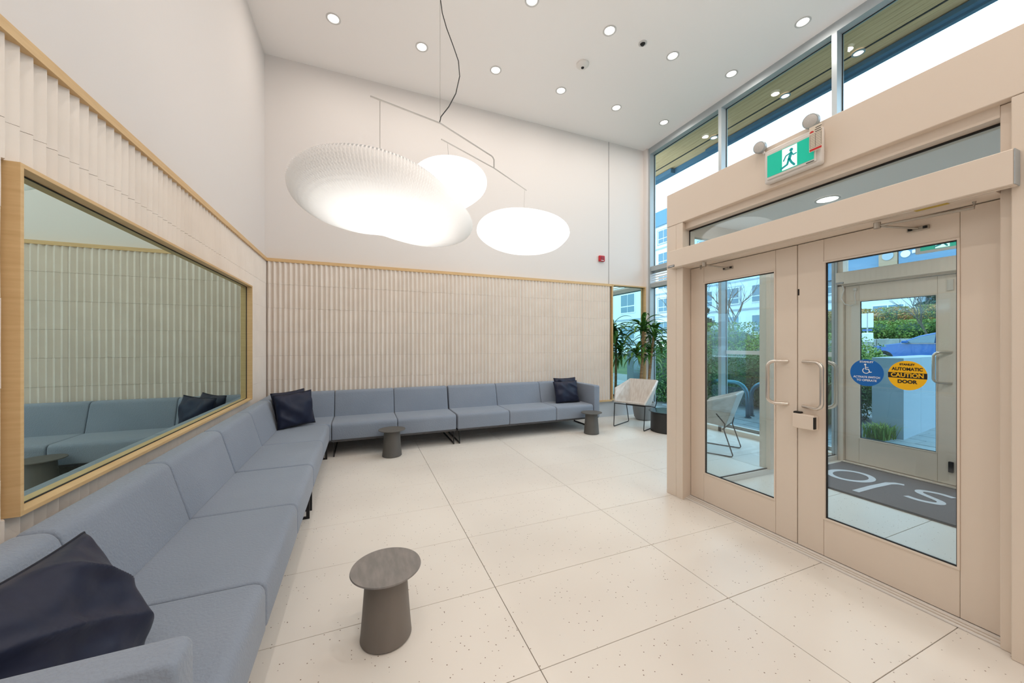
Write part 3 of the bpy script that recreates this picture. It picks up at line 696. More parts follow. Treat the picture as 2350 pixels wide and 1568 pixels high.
w1 = l2 + (h2 - l2) * .10; part(MB().tube([w1, (w1.x + .03, w1.y + .06, RND[2] + .15)], .002, 6), 'wire', M['rodg'], mo)
w2 = r2 - (r2 - h2) * .06; part(MB().tube([(w2.x, w2.y, 3.34), (w2.x + .01, w2.y + .05, SML[2] + .2)], .0015, 6), 'wire', M['rodg'], mo)
part(MB().tube([b_, (b_.x, b_.y, ZC)], .0022, 6), 'wire', M['rodg'], mo)
cpts = [atY(u, v, 3.30) for u, v in ((1009, 281), (1012, 268), (1030, 245), (1046, 215), (1055, 175), (1052, 140), (1040, 105), (1025, 65), (1015, 30), (1011, 0))]
cpts = [Vector(p) for p in cpts] + [Vector((b_.x + .01, 3.30, 5.1)), Vector((b_.x + .005, 3.30, ZC))]
part(MB().tube(cpts, .0045, 8), 'power_cord', M['stk'], mo, smooth='all')

# ---------------------------------------------------------------- ceiling fittings
LBL = ['recessed downlight nearest the left wall corner of the ceiling', 'recessed downlight left of the pendant cord', 'recessed downlight just right of the pendant cord', 'third recessed downlight in the row before the smoke detector', 'recessed downlight below right of the smoke detector', 'recessed downlight nearest the far window corner',
       'recessed downlight cut by the top edge of the photo', 'recessed downlight above the smoke detector', 'recessed downlight right of the small black sprinkler', 'recessed downlight above the first window mullion', 'recessed downlight highest beside the clerestory window']
proto = None
for (x, y), lb in zip(DOWN, LBL):
    if proto is None:
        proto = thing('ceiling_downlight', lb, 'light', (x, y, ZC), world_built=False, group='recessed ceiling downlights')
        part(MB().lathe([(.085, -.001), (.085, -.006), (.068, -.008), (.062, -.003)], n=32, cap=False), 'trim_ring', M['ring'], proto)
        part(MB().lathe([(.001, -.004), (.063, -.003)], n=32, cap=False), 'lens', M['lamp'], proto)
    else:
        o = copy_tree(proto); o.location = (x, y, ZC); o['label'] = lb
vd = thing('vestibule_downlight', 'round downlight glowing in the vestibule ceiling behind the transom', 'light', (3.59, 1.80, 2.66), world_built=False)
part(MB().lathe([(.085, -.001), (.085, -.006), (.07, -.006)], n=32, cap=False), 'trim_ring', M['ring'], vd)
part(MB().lathe([(.001, -.004), (.072, -.004)], n=32, cap=False), 'lens', M['lamp'], vd)
sd = thing('smoke_detector', 'white domed smoke detector with dark centre on the ceiling', 'detector', (2.951, 4.471, ZC), world_built=False)
part(MB().lathe([(.09, 0), (.09, -.02), (.075, -.035), (.055, -.05), (.001, -.052)], n=32, cap=False), 'housing', M['plastic'], sd, smooth=True)
part(MB().lathe([(.022, -.052), (.02, -.06), (.001, -.062)], n=20, cap=False), 'sensor', M['gap'], sd)
sk = thing('sprinkler_head', 'small black concealed sprinkler between two downlights', 'sprinkler', (3.494, 3.852, ZC), world_built=False)
part(MB().lathe([(.055, 0), (.055, -.008), (.035, -.012)], n=24, cap=False), 'escutcheon', M['ring'], sk)
part(MB().lathe([(.034, -.008), (.02, -.03), (.001, -.03)], n=20, cap=False), 'nozzle', M['gap'], sk)
fa = thing('fire_alarm', 'small square red fire alarm high on the white back wall', 'alarm', (4.39, 5.98, 3.14))
part(MB().rbox(4.325, 4.455, 5.955, 6.0, 3.085, 3.20, .012, 2), 'housing', M['red'], fa)
part(MB().rbox(4.35, 4.43, 5.948, 5.956, 3.12, 3.18, .003, 1), 'strobe', mat('strobe_red', (.30, .0, .01), .2), fa)
part(MB().box(4.36, 4.42, 5.9475, 5.949, 3.096, 3.108), 'lettering', M['stw'], fa)

# ---------------------------------------------------------------- exit sign with emergency heads and inspection tag
def disc(x, y, z, r, m_, name, parent, n=28, th=.0008, ry=None):
    ry = ry or r
    return part(MB().prism([(x, y + r * math.cos(2 * PI * k / n), z + ry * math.sin(2 * PI * k / n)) for k in range(n)], (-th, 0, 0)), name, M[m_], parent)
def ribbon(mb, pts, w, x, th=.0012):
    """capsule strokes in a plane x; pts are (y, z)"""
    for i_, (a, b_) in enumerate(zip(pts[:-1], pts[1:])):
        th2 = th * (1 + .05 * (i_ % 3)); a = Vector(a); b_ = Vector(b_); t = (b_ - a).normalized(); nn = Vector((-t.y, t.x)) * w / 2
        mb.prism([(x, *(a + nn)), (x, *(b_ + nn)), (x, *(b_ - nn)), (x, *(a - nn))], (-th2, 0, 0))
    for p in pts: mb.prism([(x - th * .04, p[0] + w / 2 * math.cos(k * PI / 5), p[1] + w / 2 * math.sin(k * PI / 5)) for k in range(10)], (-th * 1.15, 0, 0))
    return mb
def pictogram(t, x, Y, Z):
    """Y(u), Z(v) map the unit sign face to the wall"""
    g = part(MB().box(x - .001, x, Y(1), Y(0), Z(0), Z(1)), 'green_panel', M['green'], t)
    part(MB().box(x - .002, x - .001, Y(.665), Y(.345), Z(.03), Z(.97)), 'white_doorway', M['exitw'], t)
    R = lambda pts: [(Y(u), Z(v)) for u, v in pts]
    q = MB(); H = abs(Z(1) - Z(0)); x1 = x - .0021
    q.prism([(x1, Y(.545) + H * .075 * math.cos(k * PI / 8), Z(.80) + H * .075 * math.sin(k * PI / 8)) for k in range(16)], (-.0012, 0, 0))
    ribbon(q, R([(.54, .66), (.50, .42)]), H * .13, x1)                 # trunk
    ribbon(q, R([(.53, .68), (.43, .62), (.38, .44)]), H * .055, x1)     # rear arm
    ribbon(q, R([(.54, .68), (.59, .55), (.65, .57)]), H * .055, x1)     # front arm
    ribbon(q, R([(.49, .42), (.46, .22), (.33, .13)]), H * .085, x1)     # rear leg
    ribbon(q, R([(.51, .42), (.55, .25), (.61, .10)]), H * .085, x1)     # front leg
    part(q, 'running_figure', mat('exit_figure', (.0, .25, .27), .4, emit=((.0, .30, .28), .3)), t)
ex = thing('exit_sign', 'green running man exit sign with two round emergency lamps above the double doors', 'sign', (2.72, 1.57, 2.61))
part(MB().rbox(2.715, VX, 1.395, 1.752, 2.612, 2.852, .014, 3), 'housing', M['plastic'], ex, smooth=True)
part(MB().rbox(2.705, 2.716, 1.42, 1.728, 2.632, 2.826, .006, 2), 'face_rim', M['plastic'], ex)
pictogram(ex, 2.704, lambda u: 1.722 - .292 * u, lambda v: 2.650 + .155 * v)
part(MB().box(2.7035, 2.7045, 1.43, 1.475, 2.636, 2.641), 'maker_mark', M['stk'], ex)
for (yy, zz, rr) in ((1.78, 2.898, .042), (1.449, 2.905, .046)):
    h = MB(); ax = Vector((-1, -.25, -.22)).normalized(); c = Vector((2.70, yy, zz))
    pr = [(.001, 0.0), (rr * .9, .0), (rr, -.01), (rr, -.035), (rr * .6, -.055), (.001, -.058)]
    u_ = ax.cross(Vector((0, 0, 1))).normalized(); w_ = ax.cross(u_); n = 28
    V = [c + ax * s + (u_ * math.cos(2 * PI * k / n) + w_ * math.sin(2 * PI * k / n)) * r for r, s in pr for k in range(n)]
    h.add(V, [(i * n + k, i * n + (k + 1) % n, (i + 1) * n + (k + 1) % n, (i + 1) * n + k) for i in range(len(pr) - 1) for k in range(n)])
    hd = part(h, 'emergency_lamp', M['alu_grey'], ex, smooth=True)
    q = MB(); 
    V = [c + ax * s + (u_ * math.cos(2 * PI * k / n) + w_ * math.sin(2 * PI * k / n)) * r for r, s in ((.001, .008), (rr * .45, .007), (rr * .82, .001)) for k in range(n)]
    q.add(V, [(i * n + k, i * n + (k + 1) % n, (i + 1) * n + (k + 1) % n, (i + 1) * n + k) for i in range(2) for k in range(n)])
    part(q, 'lens', mat('lamp_lens', (.62, .60, .58), .25, bump=(220, .6, .004)), hd, smooth='all')
    part(MB().tube([c - ax * .05, (2.735, yy - (.05 if yy > 1.6 else -.03) * .4, 2.845)], .009, 8), 'neck', M['plastic'], hd)
tg = thing('inspection_tag', 'small cream inspection tag with a red band hanging from the right emergency lamp', 'tag', (2.685, 1.41, 2.70))
part(MB().box(2.684, 2.686, 1.374, 1.446, 2.692, 2.852), 'card', M['tagc'], tg)
part(MB().box(2.6832, 2.684, 1.377, 1.443, 2.695, 2.708), 'red_band', M['tagr'], tg)
ribbon_mb = MB().prism([(2.6832, 1.431 + .012 * math.cos(k * PI / 8), 2.812 + .012 * math.sin(k * PI / 8)) for k in range(9)], (-.0006, 0, 0)); part(ribbon_mb, 'emblem', M['tagr'], tg)
q = MB()
for k in range(9): q.box(2.6830, 2.684, 1.378, 1.442, 2.715 + k * .0105, 2.7162 + k * .0105)
for yy in (1.378, 1.41, 1.441): q.box(2.6830, 2.684, yy, yy + .0010, 2.715, 2.80)
for k, (a, b_) in enumerate(((1.376, 1.412), (1.380, 1.414), (1.376, 1.410))): q.box(2.6830, 2.684, a, b_, 2.808 + k * .013, 2.812 + k * .013)
part(q, 'printed_table', M['stk'], tg)
# reflection of the exit sign, built as a second sign over the outer door
e0 = atX(2112, 577, 5.40)
ex2 = thing('exit_sign', 'reflection of the green running man exit sign, built as a sign above the outer door, half cut off by the door rail', 'sign', (5.40, e0.y - .15, e0.z))
part(MB().rbox(5.402, 5.44, e0.y - .345, e0.y + .04, e0.z - .025, 2.66, .006, 2), 'housing', M['plastic'], ex2)
pictogram(ex2, 5.4015, lambda u: e0.y - .31 * u, lambda v: e0.z + .165 * v)

# ---------------------------------------------------------------- stickers on the right door leaf
XS = 2.9195
def ellipse(mb, cy, cz, a, b_, x, th=.0006, n=48, cut=None):
    pts = [(x, cy + a * math.cos(2 * PI * k / n), cz + b_ * math.sin(2 * PI * k / n)) for k in range(n)]
    return mb.prism(pts, (-th, 0, 0))
def wtext(parent, s, size, m_, y, z, x, bold=.0008, sx=1.0, name='lettering'):
    return link(name, shift(onwall(text_mesh(s, size, M[m_], bold, sx), x, y, z), parent.location), parent)
sb = thing('round_sticker', 'round blue wheelchair access sticker on the right door glass', 'sticker', (XS, 1.257, 1.27))
ellipse(q := MB(), 1.257, 1.271, .082, .084, XS); part(q, 'backing', M['stb'], sb)
wtext(sb, 'STANLEY', .0155, 'stw', 1.257, 1.338, XS - .0010, .0004, 1.05)
wtext(sb, 'ACTIVATE SWITCH', .0175, 'stw', 1.257, 1.243, XS - .0010, .0003, .86)
wtext(sb, 'TO OPERATE', .0175, 'stw', 1.257, 1.223, XS - .0010, .0003, .95)
q = MB(); x1 = XS - .0007; Yc, Zc = 1.257, 1.290
q.prism([(x1, Yc + .006 + .0055 * math.cos(k * PI / 6), Zc + .032 + .0055 * math.sin(k * PI / 6)) for k in range(12)], (-.0008, 0, 0))
S_ = lambda *p: ribbon(q, [(Yc - a, Zc + b) for a, b in p], .0042, x1, .0008)
S_((-.005, .026), (-.004, .003), (.010, .003), (.017, -.016), (.024, -.014)); S_((-.004, .014), (.008, .014))
S_(*[(-.002 + .0165 * math.cos(math.radians(t)), -.006 + .0165 * math.sin(math.radians(t))) for t in range(130, 341, 21)])
part(q, 'wheelchair_symbol', M['stw'], sb)
sy = thing('round_sticker', 'round yellow automatic caution door sticker on the right door glass', 'sticker', (XS, 1.072, 1.27))
ellipse(q := MB(), 1.074, 1.268, .083, .085, XS); part(q, 'backing', M['sty'], sy)
part(MB().box(XS - .0009, XS - .0006, 1.074 - .082, 1.074 + .082, 1.252, 1.284), 'black_band', M['stk'], sy)
wtext(sy, 'STANLEY', .0155, 'stk', 1.074, 1.331, XS - .0010, .0006, 1.0)
wtext(sy, 'AUTOMATIC', .026, 'stk', 1.074, 1.304, XS - .0010, .0008, .86)
wtext(sy, 'CAUTION', .033, 'sty', 1.074, 1.268, XS - .0012, .0009, .93)
wtext(sy, 'DOOR', .027, 'stk', 1.074, 1.231, XS - .0010, .0012, 1.0)

# window lettering (read from outside)
for (s, y) in (('s', 4.79), ('l', 5.02), ('o', 5.25)):
    me = text_mesh(s, .30, M['stw'], .001, 1.0); bb = [v.co.y for v in me.vertices]; lo = min(bb)
    for v in me.vertices: v.co.y -= lo
    t = link('window_letter', shift(onwall(me, gx + .010, y, 1.24, 1), (gx, y, 1.24)), None, (gx, y, 1.24), label={'s': 'white letter s on the far window beside the plant', 'l': 'white letter l on the far window beside the plant'}.get(s, 'white letter o on the far window, %s' % ('first of the word' if y < 5 else 'last of the word')), cat='lettering', group='window lettering')

# ================================================================ OUTDOORS
M['paver'] = mat('concrete_paver', (.22, .29, .32), .8, var=(1.5, (.16, .22, .25), (1, 1, 1), .35, .7), bump=(60, .2, .003))
M['ground'] = mat('plaza_ground', (.14, .18, .19), .9)
M['asphalt'] = mat('asphalt', (.07, .08, .09), .9, bump=(60, .3, .005))
M['lawn'] = mat('lawn', (.035, .085, .03), .95, var=(1.2, (.07, .12, .04), (1, 1, 1), .35, .7), bump=(20, .6, .03))
M['plank'] = mat('canopy_timber', (.80, .52, .27), .6, var=(3, (.62, .38, .18), (14, .7, 1), .3, .7))
M['plank'].node_tree.nodes['Principled BSDF'].inputs['Emission Strength'].default_value = 0
M['fascia'] = mat('canopy_fascia', (.06, .16, .25), .5)
M['bw'] = mat('facade_white', (.62, .72, .80), .8)
M['bb'] = mat('facade_blue', (.10, .23, .36), .7)
M['bg'] = mat('facade_grey', (.30, .38, .44), .8)
M['bt'] = mat('facade_timber', (.36, .26, .17), .7)
M['bglass'] = mat('facade_window', (.04, .16, .24), .08, spec=.9)
M['bframe'] = mat('facade_window_frame', (.72, .80, .85), .6)
M['conc'] = mat('retaining_concrete', (.30, .34, .34), .9, var=(2, (.20, .24, .22), (1, 1, 1), .3, .7), bump=(8, .2, .02))
M['concb'] = mat('planter_wall', (.27, .37, .44), .7)
M['f1'] = mat('foliage_green', (.025, .11, .02), .55, var=(5, (.07, .20, .03), (1, 1, 1), .35, .7))
M['f2'] = mat('foliage_lime', (.09, .22, .03), .55, var=(3, (.20, .26, .04), (1, 1, 1), .35, .7))
M['f3'] = mat('foliage_autumn', (.17, .22, .03), .6, var=(1.6, (.62, .26, .10), (1, 1, 1), .42, .60))
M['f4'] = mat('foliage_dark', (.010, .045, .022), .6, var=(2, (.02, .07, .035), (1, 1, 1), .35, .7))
M['twig'] = mat('bare_twig', (.10, .09, .07), .9)
M['carp'] = mat('car_blue', (.0, .08, .32), .25, coat=.6, metal=.1)
M['carg'] = mat('car_glass', (.02, .09, .15), .05, spec=1)
M['tyre'] = mat('tyre', (.015, .015, .016), .8)
M['teal'] = mat('rack_blue', (.04, .17, .24), .35, metal=.6)

# ground
g = thing('ground', kind='structure', loc=(10, 3, -.03))
part(MB().box(5.66, 12, -26, 30, -.3, -.035), 'plaza_bed', M['ground'], g)
part(MB().add([(12, -30, -.035), (19, -30, .5), (19, 45, .5), (12, 45, -.035)], [(0, 1, 2, 3)]), 'lawn_slope', M['lawn'], g)
part(MB().box(19, 24.8, -60, 60, .2, .5), 'road', M['asphalt'], g)
part(MB().add([(25.3, -60, 1.72), (60, -60, 2.0), (60, 60, 2.0), (25.3, 60, 1.72)], [(0, 1, 2, 3)]), 'upper_lawn', M['lawn'], g)
pm_ = {}
for i in range(11):                                                 # pavers outside the doors
    x0 = 5.70 + i * .36; y = 0.0 - (i % 3) * .21
    while y < 6.4:
        w = .62
        if 'p' not in pm_: pm_['p'] = MB().rbox(.006, .354, .006, w - .006, -.06, 0, .004, 1).mesh('paver', M['paver'])
        link('paver', pm_['p'], g, (x0 - 10, y - 3, .018 + rng.uniform(-.003, .003))); y += w

# canopy
cp = thing('canopy', 'timber-lined roof canopy with blue metal edge outside the clerestory windows', 'canopy', (6.3, 2, 5.62))
k = 0; x = 5.68
while x < 6.86:
    w = .098
    gap = .012 if any(abs(x - q_) < .05 for q_ in (5.97, 6.55)) else .004
    part(MB().box(x + gap, x + w, -4, 12, 5.62, 5.65), 'plank', M['plank'], cp); x += w
for xq in (5.975, 6.55): part(MB().box(xq - .014, xq + .014, -4, 12, 5.612, 5.622), 'dark_groove', M['gap'], cp)
part(MB().box(6.86, 6.93, -4, 12, 5.50, 5.80), 'metal_edge', M['fascia'], cp)
part(MB().box(6.78, 6.86, -4, 5.6, 5.535, 5.60), 'gutter', M['fascia'], cp)
part(MB().box(6.74, 6.86, 6.5, 12, 5.50, 5.60), 'gutter', M['fascia'], cp)
part(MB().box(5.66, 6.93, -4, 12, 5.68, 5.80), 'roof_deck', M['fascia'], cp)
for (y, lb) in ((5.21, 'left clerestory pane'), (3.88, 'middle clerestory pane'), (2.91, 'right clerestory pane')):
    cl = thing('canopy_downlight', 'small downlight in the canopy timber seen through the %s' % lb, 'light', (6.55, y, 5.612), world_built=False, group='canopy downlights')
    part(MB().lathe([(.075, 0), (.075, -.014), (.055, -.016)], n=24, cap=False), 'trim_ring', M['alu_grey'], cl)
    part(MB().lathe([(.001, -.008), (.056, -.008)], n=24, cap=False), 'lens', M['lamp'], cl)

# foliage: leaf blades scattered through a volume, one shrub per object
def foliage(name, label, cat, cx, cy, z0, sx, sy, sz, n, size, m, seed, blade=False, group=None, cone=False, kind=None, slope=0):
    r = np.random.default_rng(seed); V = []; Fc = []
    if not blade: n = int(n * 1.8); size *= .62
    d = r.normal(size=(n, 3)); d /= np.linalg.norm(d, axis=1)[:, None]
    rad = r.uniform(.35, 1, n) ** .45
    for i in range(n):
        if cone:
            t = r.uniform(0, 1) ** .8; a = r.uniform(0, 2 * PI); R_ = (1 - t) * r.uniform(.55, 1.0) * (1 + .25 * math.sin(t * 40)); p = np.array([R_ * sx * math.cos(a), R_ * sy * math.sin(a), t * sz])
        elif blade:
            p = np.array([r.uniform(-sx, sx), r.uniform(-sy, sy), 0])
        else:
            p = np.clip(d[i] * rad[i] * 1.25, -1, 1) * np.array([sx, sy, sz * .5]); p[2] += sz * .5
        s = size * r.uniform(.6, 1.3)
        if blade:
            a = r.uniform(0, 2 * PI); b_ = r.uniform(.15, .9); h = sz * r.uniform(.6, 1.1); w = size * .12
            dx, dy = math.cos(a), math.sin(a); px, py = -dy * w, dx * w
            q = [(p[0] - px, p[1] - py, 0), (p[0] + px, p[1] + py, 0), (p[0] + dx * b_ * h * .35 + px, p[1] + dy * b_ * h * .35 + py, h * .7), (p[0] + dx * b_ * h * .35 - px, p[1] + dy * b_ * h * .35 - py, h * .7), (p[0] + dx * b_ * h, p[1] + dy * b_ * h, h * (1 - b_ * .3))]
            k0 = len(V); V += q; Fc += [(k0, k0 + 1, k0 + 2, k0 + 3), (k0 + 3, k0 + 2, k0 + 4)]; continue
        u = Vector(r.normal(size=3)).normalized(); w_ = u.orthogonal().normalized(); a = r.uniform(0, 6.28); t_ = (w_ * math.cos(a) + u.cross(w_) * math.sin(a)); b2 = u.cross(t_)
        c = Vector(p); k0 = len(V)
        V += [tuple(c - t_ * s), tuple(c + b2 * s * .38 + u * s * .1), tuple(c + t_ * s), tuple(c - b2 * s * .38 + u * s * .1)]; Fc.append((k0, k0 + 1, k0 + 2, k0 + 3))
    V = [(x, y, z + slope * x) for x, y, z in V]
    me = bpy.data.meshes.new('foliage'); me.from_pydata(V, [], Fc); me.materials.append(M[m])
    t = thing(name, label, cat, (cx, cy, z0), world_built=False, group=group, kind=kind)
    link('foliage', me, t)
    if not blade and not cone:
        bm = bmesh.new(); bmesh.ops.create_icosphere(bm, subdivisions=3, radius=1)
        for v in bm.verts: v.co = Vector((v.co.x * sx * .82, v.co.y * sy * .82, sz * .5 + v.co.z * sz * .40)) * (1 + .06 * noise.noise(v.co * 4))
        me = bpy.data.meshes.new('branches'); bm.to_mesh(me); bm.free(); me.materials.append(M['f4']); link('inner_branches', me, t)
    return t
# hedge right outside the side windows
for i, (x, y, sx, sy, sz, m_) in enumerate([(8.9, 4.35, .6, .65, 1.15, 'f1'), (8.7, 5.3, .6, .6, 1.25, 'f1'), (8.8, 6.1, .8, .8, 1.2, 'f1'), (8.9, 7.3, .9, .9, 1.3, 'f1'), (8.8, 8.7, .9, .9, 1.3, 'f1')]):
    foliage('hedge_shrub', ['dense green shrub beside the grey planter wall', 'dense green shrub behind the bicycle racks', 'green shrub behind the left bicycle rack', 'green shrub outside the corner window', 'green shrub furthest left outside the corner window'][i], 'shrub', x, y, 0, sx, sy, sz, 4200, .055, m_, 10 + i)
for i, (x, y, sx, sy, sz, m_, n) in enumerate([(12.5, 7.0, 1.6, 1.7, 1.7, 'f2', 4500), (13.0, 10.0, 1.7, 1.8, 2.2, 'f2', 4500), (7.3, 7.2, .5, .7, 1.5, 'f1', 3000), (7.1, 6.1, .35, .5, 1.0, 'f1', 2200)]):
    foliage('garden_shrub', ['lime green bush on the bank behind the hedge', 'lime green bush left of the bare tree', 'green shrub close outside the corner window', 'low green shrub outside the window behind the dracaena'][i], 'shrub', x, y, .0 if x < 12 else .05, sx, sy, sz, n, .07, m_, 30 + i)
foliage('grass_tuft', 'bright green grass tuft at the foot of the planter wall', 'grass', 7.38, 3.02, 0, 0.16, .14, .26, 260, .05, 'f2', 41, blade=True)
foliage('grass_tuft', 'tall dark green grass clump left of the planter wall', 'grass', 7.75, 4.0, 0, .22, .12, .95, 600, .16, 'f1', 42, blade=True)
for i, (x, y, s) in enumerate([(12.2, 4.62, .8), (12.4, 3.7, .8), (14.6, 6.15, .75), (16.3, 7.4, .9)]):
    foliage('fern_shrub', ['feathery green shrub in front of the car bonnet', 'low green shrub in front of the car door', 'green shrub by the parking meter', 'green shrub left of the parking meter'][i], 'shrub', x, y, .0 + (x - 12) * .07, .8 * s, .8 * s, 1.2 * s, 2500, .06, 'f2' if i % 2 else 'f1', 50 + i)
for i in range(9):                                                   # shrubs and autumn hedge on the far terrace
    y = 3.2 + i * 1.55
    foliage('terrace_shrub', ('green shrub on the terrace wall, %s' % ['nearest the bare tree', 'beside the bare tree', 'behind the car roof', 'behind the car bonnet', 'above the grey wall', 'above the grey wall end', 'left of the parking meter', 'far along the wall', 'furthest left along the wall'][i]), 'shrub', 26.35, y, 1.7, .7, .95, 1.0, 1500, .10, 'f2' if i % 3 else 'f1', 70 + i, group='terrace shrubs')
    foliage('autumn_hedge', ('orange and green autumn hedge bush, %s' % ['behind the bare tree', 'right of the dark tree', 'below the dark tree', 'below the white wall', 'below the far window', 'left of the far window', 'behind the lamp post', 'far left of the row', 'last on the left'][i]), 'hedge', 28.2, y, 1.8, .8, 1.0, 1.75, 2600, .10, 'f3', 90 + i, group='autumn hedge bushes')
for i, (x, y, h, s) in enumerate([(17.5, 15.0, 4.6, 1.5), (31.0, 9.6, 3.7, 2.3), (31.0, 5.0, 3.7, 2.3)]):
    t = foliage('evergreen_tree', ['dark conifer seen through the left edge of the left door glass', 'dark evergreen behind the autumn hedge', 'second dark evergreen behind the bare tree'][i], 'tree', x, y, .3 if x < 20 else 1.9, s, s, h, 7000, .16, 'f4', 120 + i, cone=True)
    link('trunk', MB().tube([(0, 0, -.3), (0, 0, h * .8)], [.14, .04], 8).mesh('trunk', M['twig']), t)
def bare_tree(label, x, y, z, h, seed, spread=.5, depth=5):
    r = random.Random(seed); mb = MB()
    def br(p, d, L, rad, k):
        q = p + d * L * .5 + Vector((r.uniform(-.04, .04), r.uniform(-.04, .04), 0)) * L; e = q + (d + Vector((r.uniform(-.15, .15), r.uniform(-.15, .15), .05))).normalized() * L * .5
        mb.tube([p, q, e], [rad, rad * .8, rad * .62], 5, False)
        if k == 0: return
        for j in range(3 if k > 2 else 2):
            a = r.uniform(0, 2 * PI); s = r.uniform(.35, .85) * spread * 1.6
            nd = (d + Vector((math.cos(a) * s, math.sin(a) * s, r.uniform(0, .25)))).normalized(); br(e if j else q + (e - q) * .6, nd, L * r.uniform(.62, .82), rad * .58, k - 1)
    br(Vector((0, 0, -.1)), Vector((0, 0, 1)), h * .30, h * .016, depth)
    t = thing('bare_tree', label, 'tree', (x, y, z), world_built=False); link('branches', mb.mesh('branches', M['twig']), t); return t
bare_tree('leafless tree in front of the autumn hedge', 24.9, 8.33, .5, 4.6, 5)
bare_tree('leafless tree seen at the right edge of the left door glass', 16.5, 12.0, .3, 5.2, 8, .6)
bare_tree('leafless tree outside the corner window behind the dracaena', 11.0, 10.7, .0, 5.0, 9, .6)

# planter wall, retaining wall, parking meter
pw = thing('planter_wall', 'smooth grey concrete wall with panel joints outside the outer door', 'wall', (7.65, 2.85, 0), math.atan2(.26, 1.95), world_built=False)
for k in range(3): part(MB().rbox(.0 + k * .86, .856 + k * .86, 0, .36, -.02, 1.235, .004, 1), 'panel', M['concb'], pw)
rw = thing('retaining_wall', 'grey block retaining wall behind the parked car', 'wall', (25.1, 8, .5), world_built=False)
for j in range(3):
    for k in range(26): part(MB().rbox(0, .35, -12 + k * .9 + (j % 2) * .45 + .01, -11.1 + k * .9 + (j % 2) * .45 - .01, j * .41 + .005, (j + 1) * .41 - .005, .02, 1), 'block', M['conc'], rw)
mt_ = thing('parking_meter', 'pale parking meter post with sign seen left in the outer door glass', 'meter', (15.2, 6.52, .2), world_built=False)
part(MB().tube([(0, 0, 0), (0, 0, 1.5)], .035, 10), 'post', M['alu_grey'], mt_)
part(MB().rbox(-.07, .07, -.13, .13, 1.30, 1.62, .03, 2), 'meter_head', M['bframe'], mt_)
part(MB().rbox(-.01, .01, -.15, .15, 1.78, 2.25, .01, 1), 'sign_plate', M['bframe'], mt_)
part(MB().box(-.014, -.010, -.13, .13, 1.67, 1.74), 'sign_band', M['carp'], mt_)
part(MB().tube([(0, 0, 1.5), (0, 0, 2.25)], .02, 8), 'upper_post', M['alu_grey'], mt_)

# bicycle racks
rk = None
for i, (x, y, lb) in enumerate([(7.06, 4.87, 'middle'), (6.95, 5.85, 'leftmost'), (7.35, 4.1, 'rightmost')]):
    if rk is None:
        rk = thing('bicycle_rack', '', 'bicycle rack', (x, y, 0), world_built=False, group='bicycle racks')
        pts = [(0, 0, 0), (0, 0, .40)] + [(0, .28 * (1 - math.cos(a)), .40 + .27 * math.sin(a)) for a in (.3, .6, .9, 1.2, 1.5)] + [(0, .62 + .28 * math.sin(a), .40 + .27 * math.cos(a)) for a in (.1, .4, .7, 1.0, 1.3)] + [(0, .90, .40), (0, .90, 0)]
        part(MB().tube(pts, .04, 10), 'hoop', M['teal'], rk, smooth='all')
        for yy in (0, .90): part(MB().lathe([(.06, 0), (.06, .008), (.03, .012)], 0, yy, 16), 'foot_plate', M['teal'], rk)
        o = rk
    else: o = copy_tree(rk); o.location = (x, y, 0)
    o['label'] = '%s blue bicycle rack hoop outside the window' % lb
# parked car (along Y, nose towards +Y)
car = thing('car', 'blue car parked on the street behind the planting', 'car', (22, 7.1, .5), world_built=False)
L, Wd = 4.6, 1.80
prof = [(2.30, .35), (2.32, .55), (2.22, .72), (1.9, .82), (1.2, .95), (.95, .99), (.35, 1.30), (-.1, 1.42), (-.9, 1.42), (-1.5, 1.22), (-2.0, 1.02), (-2.27, .95), (-2.32, .60), (-2.25, .35), (-2.25, .22), (2.2, .22)]
def section(xk, ins, lo): return [(xk, y, z) for y, z in prof]
V = []; secs = [(-.90, .0, 1), (-.86, 0, 0), (.86, 0, 0), (.90, 0, 1)]
n = len(prof)
for (xx, _, sh) in secs:
    for (y, z) in prof:
        tum = .16 * max(0, (z - .95) / .45); sg = -1 if xx < 0 else 1
        yy, zz = (y * .985, .22 + (z - .22) * .97) if sh else (y, z)
        V.append((xx - sg * tum, yy, zz))
Fc = [(i * n + k, i * n + (k + 1) % n, (i + 1) * n + (k + 1) % n, (i + 1) * n + k) for i in range(3) for k in range(n)] + [tuple(range(n))[::-1], tuple(range(3 * n, 4 * n))]
part(MB().add(V, Fc), 'body', M['carp'], car, smooth=True)
